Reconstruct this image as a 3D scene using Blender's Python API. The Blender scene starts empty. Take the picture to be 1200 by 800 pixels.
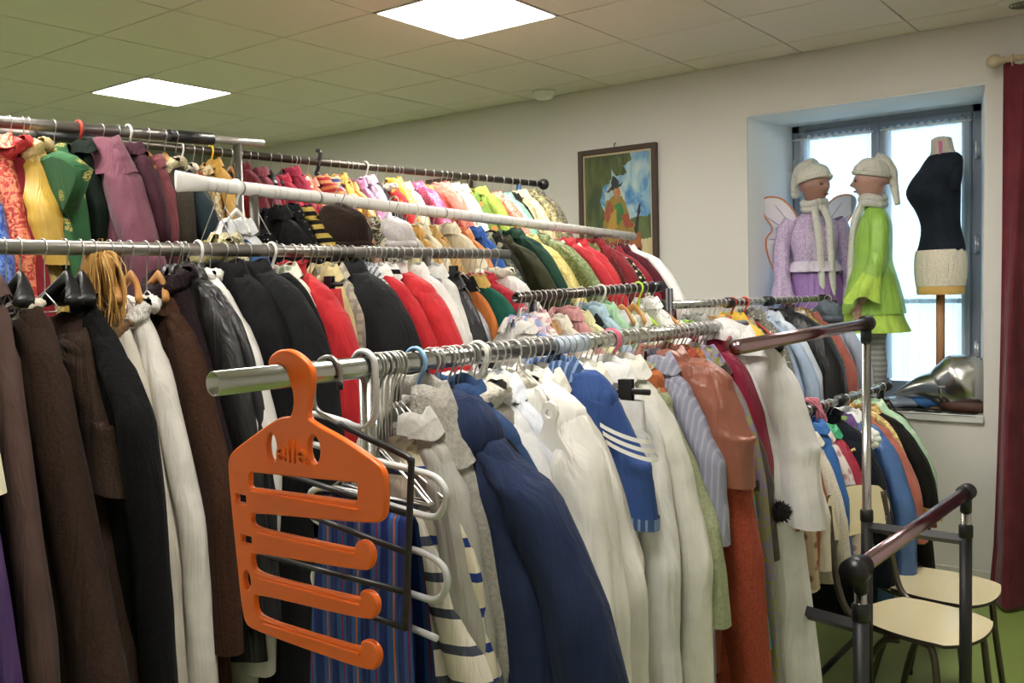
import bpy, math, random
import numpy as np
from mathutils import Vector, Matrix
random.seed(7)
rng = np.random.default_rng(11)
SC = bpy.context.scene
COL = SC.collection
# ---------------------------------------------------------------- camera
F_PX, YAW, PITCH, ROLL = 1087.08, -0.64605, -0.058764, -0.026042
CAM = np.array([1.79392, -4.80280, 1.61419])
def cam_axes():
    cy, sy = math.cos(YAW), math.sin(YAW); cp, sp = math.cos(PITCH), math.sin(PITCH)
    f = np.array([sy*cp, cy*cp, sp]); r = np.array([cy, -sy, 0.]); u = np.cross(r, f)
    c, s = math.cos(ROLL), math.sin(ROLL)
    return c*r+s*u, -s*r+c*u, f
CR, CU, CF = cam_axes()
cd = bpy.data.cameras.new('camera'); cam = bpy.data.objects.new('camera', cd); COL.objects.link(cam)
cd.sensor_width = 36; cd.lens = 36*F_PX/1200; cd.clip_start = .05; cd.clip_end = 100
cam.matrix_world = Matrix(((CR[0], CU[0], -CF[0], CAM[0]), (CR[1], CU[1], -CF[1], CAM[1]), (CR[2], CU[2], -CF[2], CAM[2]), (0, 0, 0, 1)))
SC.camera = cam
# ---------------------------------------------------------------- sky, exposure
W = bpy.data.worlds.new('sky'); SC.world = W; W.use_nodes = True
wb = W.node_tree.nodes['Background']; wb.inputs[0].default_value = (.62, .84, 1, 1); wb.inputs[1].default_value = 8.5
PANEL = 38.0                      # strength of the ceiling light panels
SC.view_settings.view_transform = 'Standard'; SC.view_settings.look = 'None'
SC.view_settings.exposure = 0.0; SC.view_settings.gamma = 1; SC.view_settings.use_curve_mapping = False
SC.cycles.use_denoising = True; SC.cycles.max_bounces = 8; SC.cycles.diffuse_bounces = 4; SC.cycles.transparent_max_bounces = 12
SC.cycles.caustics_reflective = False; SC.cycles.caustics_refractive = False
WY = .265; H = 2.85; FY = .80     # window wall, ceiling height, window frame plane
XL, XR, YB = -5.2, 2.5, -5.7
pl = bpy.data.lights.new('daylight_portal', 'AREA'); pl.shape = 'RECTANGLE'; pl.size = 1.05; pl.size_y = 1.6; pl.cycles.is_portal = True
po = bpy.data.objects.new('daylight_portal', pl); po.location = (.27, FY+.12, 1.73); po.rotation_euler = (-math.pi/2, 0, 0); COL.objects.link(po)

# ---------------------------------------------------------------- materials
def lin(h):
    h = h.lstrip('#'); v = [int(h[i:i+2], 16)/255 for i in (0, 2, 4)]
    return tuple([(c/12.92 if c <= .04045 else ((c+.055)/1.055)**2.4) for c in v])+(1,)
MC = {}
def nt(name):
    m = bpy.data.materials.new(name); m.use_nodes = True
    return m, m.node_tree.nodes, m.node_tree.links, m.node_tree.nodes['Principled BSDF']
def plain(hexc, rough=.5, metal=0, name=None, bump=0, bscale=200, spec=None, coat=0):
    k = ('p', hexc, rough, metal, bump, bscale, coat)
    if k in MC: return MC[k]
    m, N, Lk, b = nt(name or 'paint_'+hexc)
    b.inputs['Base Color'].default_value = lin(hexc); b.inputs['Roughness'].default_value = rough; b.inputs['Metallic'].default_value = metal
    if coat: b.inputs['Coat Weight'].default_value = coat
    tc = N.new('ShaderNodeTexCoord'); n = N.new('ShaderNodeTexNoise'); n.inputs['Scale'].default_value = bscale if bump else 12
    Lk.new(tc.outputs['Object'], n.inputs['Vector'])
    if bump:
        bp = N.new('ShaderNodeBump'); bp.inputs['Strength'].default_value = bump; bp.inputs['Distance'].default_value = .004
        Lk.new(n.outputs[0], bp.inputs['Height']); Lk.new(bp.outputs[0], b.inputs['Normal'])
    else:
        mr = N.new('ShaderNodeMapRange'); mr.inputs[3].default_value = max(rough-.07, .02); mr.inputs[4].default_value = min(rough+.07, 1)
        Lk.new(n.outputs[0], mr.inputs[0]); Lk.new(mr.outputs[0], b.inputs['Roughness'])
    MC[k] = m; return m
def cloth(hexc, pat='plain', col2=None):
    k = ('c', hexc, pat, col2)
    if k in MC: return MC[k]
    k0 = k; MC_k = k
    m, N, Lk, b = nt('cloth_%s_%s' % (pat, hexc))
    def mute(c):
        g_ = .25*c[0]+.6*c[1]+.15*c[2]; v_ = .95 if g_ > .12 else .55+.40*g_/.12; return tuple((g_+(x-g_)*.90)*v_ for x in c[:3])+(1,)
    c1 = mute(lin(hexc)); c2 = mute(lin(col2)) if col2 else tuple(min(1, x*1.7+.02) for x in c1[:3])+(1,)
    tc = N.new('ShaderNodeTexCoord'); oi = N.new('ShaderNodeObjectInfo')
    def noise(scale, det=3, dist=0, vec=None):
        n = N.new('ShaderNodeTexNoise'); n.inputs['Scale'].default_value = scale; n.inputs['Detail'].default_value = det; n.inputs['Distortion'].default_value = dist
        Lk.new(vec or tc.outputs['Object'], n.inputs['Vector']); return n.outputs[0]
    def mapr(x, a, c, d, e):
        r = N.new('ShaderNodeMapRange'); Lk.new(x, r.inputs[0])
        for i, v in enumerate((a, c, d, e)): r.inputs[i+1].default_value = v
        return r.outputs[0]
    def mixc(f, a, c):
        x = N.new('ShaderNodeMix'); x.data_type = 'RGBA'
        if hasattr(f, 'links'): Lk.new(f, x.inputs[0])
        else: x.inputs[0].default_value = f
        for s, v in ((6, a), (7, c)):
            if hasattr(v, 'links'): Lk.new(v, x.inputs[s])
            else: x.inputs[s].default_value = v
        return x.outputs[2]
    def band(axis, period, width, off=0):
        sp = N.new('ShaderNodeSeparateXYZ'); Lk.new(tc.outputs['Object'], sp.inputs[0])
        a = N.new('ShaderNodeMath'); a.operation = 'ADD'; a.inputs[1].default_value = 50*period+off; Lk.new(sp.outputs[axis], a.inputs[0])
        d = N.new('ShaderNodeMath'); d.operation = 'DIVIDE'; d.inputs[1].default_value = period; Lk.new(a.outputs[0], d.inputs[0])
        f = N.new('ShaderNodeMath'); f.operation = 'FRACT'; Lk.new(d.outputs[0], f.inputs[0])
        l = N.new('ShaderNodeMath'); l.operation = 'LESS_THAN'; l.inputs[1].default_value = width; Lk.new(f.outputs[0], l.inputs[0])
        return l.outputs[0]
    def vor(scale, feat='F1'):
        v = N.new('ShaderNodeTexVoronoi'); v.inputs['Scale'].default_value = scale; v.feature = feat; Lk.new(tc.outputs['Object'], v.inputs['Vector']); return v
    rough, sheen, bs, bstr, metal = .85, .2, 17, .6, 0
    col = c1; fine = (500, .10)
    if pat == 'wool': fine = (230, .6); rough = .95; sheen = .4
    elif pat == 'fur': fine = (110, 1.0); rough = .9; sheen = .6
    elif pat == 'velvet': rough = .8; sheen = .9; fine = (300, .3)
    elif pat == 'satin': rough = .46; sheen = .1; bstr = .7; fine = (200, .03)
    elif pat == 'leather': rough = .42; sheen = 0; fine = (120, .3)
    if pat in ('plain', 'wool', 'fur', 'velvet', 'satin', 'leather'):
        dk = tuple(x*.80 for x in c1[:3])+(1,); lt = tuple(min(1, x*1.12+.004) for x in c1[:3])+(1,)
        col = mixc(mapr(noise(160 if pat in ('wool', 'fur') else 9, 4), .3, .7, 0, 1), dk, lt)
    elif pat == 'glitter':
        v = vor(170); col = mixc(mapr(noise(45, 5, 2), .45, .56, 0, 1), c1, c2); rough = .3; metal = .35; fine = (260, 1)
    elif pat == 'brocade': col = mixc(mapr(noise(38, 4, 2.5), .47, .53, 0, 1), c1, c2); rough = .45; fine = (120, .5)
    elif pat == 'damask': col = mixc(mapr(noise(22, 3, 3.5), .46, .52, 0, 1), c1, c2); rough = .6
    elif pat == 'animal': v = vor(48); col = mixc(mapr(v.outputs['Distance'], .32, .42, 0, 1), c1, c2)
    elif pat == 'dots': v = vor(70); col = mixc(mapr(v.outputs['Distance'], .2, .27, 0, 1), c2, c1)
    elif pat == 'floral':
        v = vor(26); col = mixc(mapr(v.outputs['Distance'], .25, .4, 0, 1), c2, c1)
    elif pat == 'hstripe': col = mixc(band(2, .052, .27, .012), c1, c2)
    elif pat == 'zstripe': col = mixc(band(2, .03, .5), c1, c2)
    elif pat == 'vstripe': col = mixc(band(0, .03, .4), c1, c2)
    elif pat == 'pin': col = mixc(band(0, .012, .35), c1, c2)
    elif pat == 'check': col = mixc(band(0, .03, .35), mixc(band(2, .03, .35), c1, c2), c2)
    elif pat == 'multi':
        col = mixc(band(0, .036, .1, .01), mixc(band(0, .036, .45), c1, lin('#1d2c66')), mixc(band(0, .072, .5), lin('#b0663e'), lin('#7a2438'))); rough = .45
    elif pat == 'sunburst':
        v = vor(13); col = mixc(mapr(v.outputs['Distance'], .24, .3, 1, 0), c1, mixc(mapr(noise(240, 2), .48, .52, 0, 1), c1, c2))
    if hasattr(col, 'links'): Lk.new(col, b.inputs['Base Color'])
    else: b.inputs['Base Color'].default_value = col
    b.inputs['Roughness'].default_value = rough; b.inputs['Metallic'].default_value = metal
    b.inputs['Sheen Weight'].default_value = sheen*(.04 if max(c1[:3]) < .05 else .15); b.inputs['Sheen Roughness'].default_value = .5; b.inputs['Specular IOR Level'].default_value = .5 if pat in ('satin', 'leather', 'glitter', 'brocade') else .12
    b1 = N.new('ShaderNodeBump'); b1.inputs['Strength'].default_value = bstr; b1.inputs['Distance'].default_value = .025
    mp = N.new('ShaderNodeMapping'); mp.inputs['Scale'].default_value = (1, 1, .16); Lk.new(tc.outputs['Object'], mp.inputs[0])
    Lk.new(noise(bs, 3, 1.2, mp.outputs[0]), b1.inputs['Height'])
    b2 = N.new('ShaderNodeBump'); b2.inputs['Strength'].default_value = fine[1]; b2.inputs['Distance'].default_value = .003
    Lk.new(noise(fine[0], 2), b2.inputs['Height']); Lk.new(b1.outputs[0], b2.inputs['Normal']); Lk.new(b2.outputs[0], b.inputs['Normal'])
    MC[k] = m; return m
def emis(name, c, s):
    m, N, Lk, b = nt(name); b.inputs['Base Color'].default_value = (.9, .9, .9, 1)
    b.inputs['Emission Color'].default_value = c; b.inputs['Emission Strength'].default_value = s; return m
CHROME = plain('#b4b4b2', .22, 1, 'chrome'); STEEL = plain('#9a9794', .33, 1, 'dull_steel'); BLK = plain('#17171a', .38, 0, 'black_plastic')
WIRE = plain('#bdbcb8', .3, .9, 'wire_steel'); WOODH = plain('#b98447', .45, 0, 'hanger_wood', .15, 40); WPL = plain('#e6e4dc', .35, 0, 'white_plastic')
BLKM = plain('#1a1b1e', .45, 0, 'black_paint')

# ---------------------------------------------------------------- mesh helpers
class MB:
    def __init__(s): s.v = []; s.f = []; s.n = 0
    def add(s, V, Fc):
        V = np.asarray(V, float); s.v.append(V); s.f += [tuple(i+s.n for i in f) for f in Fc]; s.n += len(V); return s
    def grid(s, G, closed_u=False, cap0=False, cap1=False):
        G = np.asarray(G, float); r, c = G.shape[:2]; base = s.n
        fs = []
        cc = c if closed_u else c-1
        for i in range(r-1):
            for j in range(cc):
                k = (j+1) % c; fs.append((i*c+j, i*c+k, (i+1)*c+k, (i+1)*c+j))
        if cap0: fs.append(tuple(range(c-1, -1, -1)))
        if cap1: fs.append(tuple((r-1)*c+j for j in range(c)))
        return s.add(G.reshape(-1, 3), fs)
    def box(s, a, b):
        x0, y0, z0 = a; x1, y1, z1 = b
        return s.add([(x0,y0,z0),(x1,y0,z0),(x1,y1,z0),(x0,y1,z0),(x0,y0,z1),(x1,y0,z1),(x1,y1,z1),(x0,y1,z1)],
                     [(0,3,2,1),(4,5,6,7),(0,1,5,4),(1,2,6,5),(2,3,7,6),(3,0,4,7)])
    def tube(s, pts, r, seg=8, flat=1.0, caps=True, updir=None):
        P = np.asarray(pts, float); n = len(P); rr = np.broadcast_to(np.asarray(r, float), (n,))
        T = np.gradient(P, axis=0); T /= np.linalg.norm(T, axis=1)[:, None]+1e-12
        up = np.array(updir if updir is not None else (0, 1, 0), float)
        if updir is None and abs(T[0] @ up) > .9: up = np.array([1., 0, 0])
        G = []
        for i in range(n):
            A = up-(up @ T[i])*T[i]; A /= np.linalg.norm(A)+1e-12; up = A if updir is None else up
            B = np.cross(T[i], A)
            th = np.arange(seg)/seg*2*math.pi
            G.append(P[i]+rr[i]*(np.cos(th)[:, None]*A*flat+np.sin(th)[:, None]*B))
        return s.grid(G, True, caps, caps)
    def lathe(s, prof, c=(0, 0, 0), seg=24, sx=1, sy=1):
        th = np.arange(seg)/seg*2*math.pi
        G = [[(c[0]+r*sx*math.cos(t), c[1]+r*sy*math.sin(t), c[2]+z) for t in th] for r, z in prof]
        return s.grid(G, True, True, True)
    def ell(s, c, r, nu=16, nv=10, fn=None):
        G = []
        for i in range(nv+1):
            ph = math.pi*i/nv; row = []
            for j in range(nu):
                th = 2*math.pi*j/nu; d = np.array([math.sin(ph)*math.cos(th), math.sin(ph)*math.sin(th), math.cos(ph)])
                k = fn(d) if fn else 1
                row.append(np.array(c)+d*np.array(r)*k)
            G.append(row)
        return s.grid(G, True)
    def build(s, name, mat, parent=None, smooth=True, bevel=0, sub=0):
        me = bpy.data.meshes.new(name); me.from_pydata(np.concatenate(s.v), [], s.f)
        if smooth: me.polygons.foreach_set('use_smooth', np.ones(len(me.polygons), bool))
        me.materials.append(mat); me.update()
        o = bpy.data.objects.new(name, me); COL.objects.link(o)
        if parent: o.parent = parent
        if bevel:
            md = o.modifiers.new('bevel', 'BEVEL'); md.width = bevel; md.segments = 2; md.limit_method = 'ANGLE'; md.angle_limit = .7
        if sub:
            md = o.modifiers.new('subdivision', 'SUBSURF'); md.levels = md.render_levels = sub
        return o
def box(name, mat, a, b, parent=None, bevel=0): return MB().box(a, b).build(name, mat, parent, False, bevel)
def tag(o, label=None, cat=None, group=None, kind=None):
    for k, v in (('label', label), ('category', cat), ('group', group), ('kind', kind)):
        if v: o[k] = v
    return o
def empty(name, loc=(0, 0, 0), rz=0, label=None, cat=None, group=None):
    o = bpy.data.objects.new(name, None); o.location = loc; o.rotation_euler = (0, 0, rz); o.empty_display_size = .05; COL.objects.link(o)
    return tag(o, label, cat, group)
def copy_tree(o, parent=None):
    c = o.copy(); COL.objects.link(c); c.parent = parent
    for ch in [x for x in list(o.children)]: copy_tree(ch, c)
    return c
def shape(name, mat, loops, depth, parent, bevel=0.0):
    """flat outline(s) in the local XZ plane, thickness along Y"""
    cu = bpy.data.curves.new(name, 'CURVE'); cu.dimensions = '2D'; cu.fill_mode = 'BOTH'; cu.extrude = depth/2; cu.bevel_depth = bevel; cu.bevel_resolution = 1
    for lp in loops:
        sp = cu.splines.new('POLY'); sp.points.add(len(lp)-1); sp.use_cyclic_u = True
        for p, (x, z) in zip(sp.points, lp): p.co = (x, z, 0, 1)
    t = bpy.data.objects.new(name, cu); COL.objects.link(t)
    me = bpy.data.meshes.new_from_object(t.evaluated_get(bpy.context.evaluated_depsgraph_get()))
    bpy.data.objects.remove(t); bpy.data.curves.remove(cu)
    me.transform(Matrix.Rotation(math.pi/2, 4, 'X')); me.name = name
    me.materials.clear(); me.materials.append(mat)
    o = bpy.data.objects.new(name, me); COL.objects.link(o); o.parent = parent
    return o
def words(name, txt, size, mat, parent, loc, rot, ext=.0008, shear=0):
    cu = bpy.data.curves.new(name, 'FONT'); cu.body = txt; cu.size = size; cu.extrude = ext; cu.align_x = 'CENTER'; cu.offset = 0
    t = bpy.data.objects.new(name, cu); COL.objects.link(t)
    me = bpy.data.meshes.new_from_object(t.evaluated_get(bpy.context.evaluated_depsgraph_get()))
    bpy.data.objects.remove(t); me.materials.clear(); me.materials.append(mat)
    o = bpy.data.objects.new(name, me); COL.objects.link(o); o.parent = parent; o.location = loc; o.rotation_euler = rot
    return o
def smooth_curve(pts, n=6):
    P = np.asarray(pts, float); out = []
    for i in range(len(P)-1):
        p0 = P[max(i-1, 0)]; p1 = P[i]; p2 = P[i+1]; p3 = P[min(i+2, len(P)-1)]
        for k in range(n):
            t = k/n
            out.append(.5*((2*p1)+(-p0+p2)*t+(2*p0-5*p1+4*p2-p3)*t*t+(-p0+3*p1-3*p2+p3)*t**3))
    out.append(P[-1]); return np.array(out)

# ================================================================ THE ROOM
wallm = plain('#cfccc5', .85, 0, 'wall_paint', .12, 90)
def struct(o): o['kind'] = 'structure'; return o
fm, N_, L_, b_ = nt('green_vinyl'); tc = N_.new('ShaderNodeTexCoord'); n1 = N_.new('ShaderNodeTexNoise'); n1.inputs['Scale'].default_value = 2.2; n1.inputs['Detail'].default_value = 5
n2 = N_.new('ShaderNodeTexNoise'); n2.inputs['Scale'].default_value = 90
mx = N_.new('ShaderNodeMix'); mx.data_type = 'RGBA'; mx.inputs[6].default_value = lin('#7f944c'); mx.inputs[7].default_value = lin('#93a85c')
L_.new(tc.outputs['Object'], n1.inputs[0]); L_.new(tc.outputs['Object'], n2.inputs[0]); L_.new(n1.outputs[0], mx.inputs[0]); L_.new(mx.outputs[2], b_.inputs['Base Color'])
b_.inputs['Roughness'].default_value = .38
bp = N_.new('ShaderNodeBump'); bp.inputs['Strength'].default_value = .06; L_.new(n2.outputs[0], bp.inputs['Height']); L_.new(bp.outputs[0], b_.inputs['Normal'])
struct(box('floor', fm, (XL, YB, -.1), (XR, WY+.01, 0)))
OX0, OX1, OZ0, OZ1 = -.321, .90, .915, 2.542     # window opening in the wall face
IX0, IX1 = -.256, .789
T = .75
for a_, b_3 in (((XL-.1, WY, -.1), (OX0, WY+T, H+.1)), ((OX1, WY, -.1), (XR+.1, WY+T, H+.1)), ((OX0, WY, -.1), (OX1, WY+T, OZ0-.04)), ((OX0, WY, OZ1), (OX1, WY+T, H+.1))):
    struct(box('wall_front', wallm, a_, b_3))
rev = MB()                                         # splayed reveals of the opening
revm = plain('#eef1f2', .8, 0, 'reveal_paint', .1, 80)
for a, b in ((OX0, IX0), (OX1, IX1)):
    e = .001 if a < 0 else -.001
    rev.add([(a-e, WY, OZ0), (b, FY, OZ0), (b, FY+.2, OZ0), (a-e, FY+.2, OZ0), (a-e, WY, OZ1), (b, FY, OZ1), (b, FY+.2, OZ1), (a-e, FY+.2, OZ1)],
            [(0,1,5,4),(1,2,6,5),(3,0,4,7),(2,3,7,6),(4,5,6,7),(0,3,2,1)])
rev.box((OX0, WY, OZ1-.004), (OX1, FY+.2, OZ1+.002))
struct(rev.build('trim_1', revm, None, False))
struct(box('trim_2', plain('#c9cac4', .5), (OX0, WY-.02, OZ0-.04), (OX1+.003, FY+.1, OZ0), None, .004))   # window sill board
for nm, a, b in (('wall_left', (XL-.1, YB, -.1), (XL, WY, H+.1)), ('wall_right', (XR, YB, -.1), (XR+.1, WY, H+.1)), ('wall_back', (XL-.1, YB-.1, -.1), (XR+.1, YB, H+.1))):
    struct(box(nm, plain('#8f9497', .85, 0, 'shaded_wall', .1, 90) if nm == 'wall_left' else wallm, a, b))  # left wall's shade is put into its blue-grey colour
bbm = plain('#c9c5b9', .6)
for nm, a, b in (('baseboard_front', (XL, WY-.014, 0), (XR, WY, .13)), ('baseboard_left', (XL, YB, 0), (XL+.014, WY-.014, .13)), ('baseboard_right', (XR-.014, YB, 0), (XR, WY-.014, .13)), ('baseboard_back', (XL+.014, YB, 0), (XR-.014, YB+.014, .13))):
    struct(box(nm, bbm, a, b, None, .003))
# ceiling: runner grid with every tile its own piece
ceil = struct(box('ceiling', plain('#6d655a', .9, 0, 'shadow_line_runner'), (XL, YB, H+.004), (XR, WY, H+.1)))  # dark brown carries the shadow line in the gaps between tiles
tm = plain('#e6e0d6', .95, 0, 'mineral_tile', .12, 260)
def tile_mesh(w, d):
    m = MB().box((-w/2, -d/2, -.006), (w/2, d/2, .008)); me = bpy.data.meshes.new('ceiling_tile'); me.from_pydata(np.concatenate(m.v), [], m.f); me.materials.append(tm); return me
TM = {}
LIGHTS = {(5, 2), (1, 2), (-2, 2), (5, 6), (1, 6), (-2, 6), (9, 2), (5, 10), (1, 10), (9, 6)}
pan_d = emis('light_panel_glow', (1, .95, .89, 1), PANEL)
def ceiling_light(cx, cy, lab):
    e = empty('ceiling_light', (cx, cy, H), 0, lab, 'ceiling light', 'square light panels in the ceiling')
    fr = MB(); h = .294
    for s in (-1, 1): fr.box((-h, s*h-.01*(s > 0)-.0*(s < 0), -.010), (h, s*h+.01*(s < 0), .008)); fr.box((s*h-.01*(s > 0), -h, -.010), (s*h+.01*(s < 0), h, .008))
    fr.build('light_frame', WPL, e, False); box('diffuser', pan_d, (-.284, -.284, -.006), (.284, .284, .006), e)
i0, i1 = -5, 11
for i in range(i0, i1):
    for j in range(-1, 13):
        xa, xb = -.6*(i+1), -.6*i; ya, yb = -.6*(j+1), -.6*j
        if j == -1: ya, yb = 0, WY
        xa, xb, ya, yb = max(xa, XL), min(xb, XR), max(ya, YB), min(yb, WY)
        if xb-xa < .05 or yb-ya < .05: continue
        cx, cy = (xa+xb)/2, (ya+yb)/2
        if (i, j) in LIGHTS:
            ceiling_light(cx, cy, {(5, 2): 'lit square ceiling panel at the left, far from the window', (1, 2): 'large lit square ceiling panel at the top of the picture', (-2, 2): 'lit ceiling panel just above the picture, nearest the window'}.get((i, j), 'lit square ceiling panel behind the viewer, out of the picture'))
            continue
        k = (round(xb-xa, 3), round(yb-ya, 3))
        if k not in TM: TM[k] = tile_mesh(k[0]-.009, k[1]-.009)
        o = bpy.data.objects.new('ceiling_tile', TM[k]); COL.objects.link(o); o.parent = ceil; o.location = (cx, cy, H)
# smoke detector + round vent
sd = MB().lathe([(.01, -.045), (.035, -.042), (.045, -.03), (.05, -.012), (.055, -.006)], (0, 0, 0), 24).build('smoke_detector', WPL)
sd.scale = (1.4, 1.4, 1.25); sd.location = (-1.60, .10, H); tag(sd, 'white round smoke detector on ceiling near the wall above the painting', 'smoke detector')
rv = empty('round_air_vent', (1.10, .03, H), 0, 'white round ceiling air vent above the dark red curtain', 'air vent')
MB().lathe([(.07, -.02), (.085, -.02), (.1, -.012), (.11, -.006)], (0, 0, 0), 28).build('vent_ring', WPL, rv)
for k in range(4): MB().lathe([(.012+.014*k, -.018), (.018+.014*k, -.026), (.02+.014*k, -.014)], (0, 0, 0), 20).build('vent_louvre', plain('#8a8780', .5), rv)

# ---------------- window
win = struct(empty('window_1', (0, 0, 0)))
fmat = plain('#7d8794', .45, 0, 'grey_blue_frame')
f = MB(); zb, zt = OZ0+.001, OZ1-.001
f.box((IX0, FY, zb), (IX0+.045, FY+.07, zt)).box((IX1-.045, FY, zb), (IX1, FY+.07, zt)).box((IX0, FY, zt-.045), (IX1, FY+.07, zt)).box((IX0, FY, zb), (IX1, FY+.07, zb+.05))
f.build('window_frame', fmat, win, False, .003)
mid = .262
glass = bpy.data.materials.new('window_glass'); glass.use_nodes = True; Ng = glass.node_tree.nodes; Lg = glass.node_tree.links; Ng.clear()
go = Ng.new('ShaderNodeOutputMaterial'); gt = Ng.new('ShaderNodeBsdfTransparent'); gg = Ng.new('ShaderNodeBsdfGlossy'); gx = Ng.new('ShaderNodeMixShader'); gf = Ng.new('ShaderNodeFresnel'); gf.inputs[0].default_value = 1.45
gt.inputs[0].default_value = (.95, .98, 1, 1); gg.inputs['Roughness'].default_value = .02; Lg.new(gf.outputs[0], gx.inputs[0]); Lg.new(gt.outputs[0], gx.inputs[1]); Lg.new(gg.outputs[0], gx.inputs[2]); Lg.new(gx.outputs[0], go.inputs[0])
for x0, x1 in ((IX0+.045, mid), (mid, IX1-.045)):
    s = MB(); a = .05; y0, y1 = FY-.012, FY+.045
    s.box((x0+.002, y0, zb+.045), (x0+a, y1, zt-.04)).box((x1-a, y0, zb+.045), (x1-.002, y1, zt-.04)).box((x0+a, y0, zt-.04-a), (x1-a, y1, zt-.04)).box((x0+a, y0, zb+.045), (x1-a, y1, zb+.10))
    s.box((x0+a, y0+.01, 1.46), (x1-a, y1, 1.485))
    so = s.build('casement', fmat, win, False, .003)
    box('pane', glass, (x0+a, FY+.02, zb+.1), (x1-a, FY+.024, zt-.04-a), so)
for z in (2.29, 1.78, 1.2):
    for x in (IX0+.022, IX1-.022):
        h = MB().tube([(x, FY-.02, z-.05), (x, FY-.02, z+.05)], .008); h.box((x-.004, FY-.02, z-.04), (x+.02, FY-.012, z+.04)); h.build('hinge', plain('#c9cdd2', .3, .6), win)
# sheer curtains
sm = bpy.data.materials.new('sheer_voile'); sm.use_nodes = True; N_ = sm.node_tree.nodes; L_ = sm.node_tree.links; N_.clear()
out = N_.new('ShaderNodeOutputMaterial'); tr = N_.new('ShaderNodeBsdfTransparent'); tl = N_.new('ShaderNodeBsdfTranslucent'); df = N_.new('ShaderNodeBsdfDiffuse')
a1 = N_.new('ShaderNodeMixShader'); a2 = N_.new('ShaderNodeMixShader'); tl.inputs[0].default_value = (.30, .35, .37, 1); df.inputs[0].default_value = (.9, .93, .95, 1)
a1.inputs[0].default_value = .35; L_.new(tl.outputs[0], a1.inputs[1]); L_.new(df.outputs[0], a1.inputs[2])
tc = N_.new('ShaderNodeTexCoord'); vo = N_.new('ShaderNodeTexVoronoi'); vo.inputs['Scale'].default_value = 17; vo.inputs['Randomness'].default_value = .35
mp = N_.new('ShaderNodeMapping'); mp.inputs['Scale'].default_value = (1, .05, .8); L_.new(tc.outputs['Object'], mp.inputs[0]); L_.new(mp.outputs[0], vo.inputs['Vector'])
mr = N_.new('ShaderNodeMapRange'); mr.inputs[1].default_value = .16; mr.inputs[2].default_value = .26; mr.inputs[3].default_value = .99; mr.inputs[4].default_value = .86
L_.new(vo.outputs['Distance'], mr.inputs[0]); L_.new(mr.outputs[0], a2.inputs[0]); L_.new(tr.outputs[0], a2.inputs[1]); L_.new(a1.outputs[0], a2.inputs[2]); L_.new(a2.outputs[0], out.inputs[0])
for x0, x1, lab in ((IX0+.03, mid-.04, 'white dotted sheer net curtain on the left window casement, behind the hatted figures'), (mid+.02, IX1-.05, 'white dotted sheer net curtain on the right window casement, behind the dress form')):
    nx, nz = 90, 30; G = []
    for r in range(nz+1):
        t = r/nz; z = 2.465-t*1.43; row = []
        for c in range(nx+1):
            a = c/nx; x = x0+(x1-x0)*a+.012*math.sin(a*9)*t
            y = FY-.045+.010*math.sin(a*55+.6*math.sin(a*13))*(.6+.4*t)+.006*math.sin(a*23+t*2)
            row.append((x, y, z+(.008*math.sin(a*70) if r == 0 else 0)))
        G.append(row)
    co = empty('net_curtain', (0, 0, 0), 0, lab, 'curtain', None)
    MB().grid(G).build('voile', sm, co)
    MB().tube([(x0-.01, FY-.045, 2.45), (x1+.01, FY-.045, 2.45)], .005).build('curtain_wire', WPL, co)
# ---------------- dark red curtain + rod
cr = empty('curtain_rod', (0, 0, 0), 0, 'pale wooden curtain rod with turned finial above the dark red curtain', 'curtain rod')
rodm = plain('#b7a88c', .5, 0, 'pale_wood', .1, 30)
MB().tube([(.99, .14, 2.617), (2.3, .14, 2.617)], .014, 12).build('rod', rodm, cr)
fi = MB(); fi.lathe([(.004, -.05), (.018, -.045), (.03, -.028), (.034, -.01), (.028, .008), (.014, .018), (.02, .026), (.014, .034)], (0, 0, 0), 20); fo = fi.build('finial', rodm, cr); fo.rotation_euler = (0, math.pi/2, 0); fo.location = (.975, .14, 2.617)
for k in range(2): MB().tube([(1.03+k*1.2, .14, 2.617), (1.03+k*1.2, .2, 2.6), (1.03+k*1.2, WY, 2.6)], .008).build('rod_bracket', rodm, cr)
for k in range(10):
    th = np.linspace(0, 2*math.pi, 17); x = 1.04+k*.13
    MB().tube([(x, .14+.026*math.cos(t), 2.612+.026*math.sin(t)) for t in th], .004, 6).build('curtain_ring', rodm, cr)
rc = empty('long_curtain', (0, 0, 0), 0, 'long dark red curtain hanging to the green floor at the right edge', 'curtain')
G = []
for r in range(61):
    t = r/60; z = 2.60-t*2.575+(.0 if r else .0); row = []
    for c in range(161):
        a = c/160; fl = .25+.75*min(1, t*1.6)
        x = 1.0-.055*t+a*(1.2+.08*t)+.012*math.sin(a*31+3*t)
        y = .14+(.028+.035*t)*math.sin(a*62+1.5*math.sin(t*2.6+a*9))*fl+.02*math.sin(a*17+2*t)-.07*max(0, t-.9)*10*(.5+.5*math.sin(a*19+1.8))
        row.append((x, y, z+(.012*math.cos(a*62) if r == 0 else 0)))
    G.append(row)
MB().grid(G).build('curtain_cloth', cloth('#752834', 'velvet'), rc)
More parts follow.
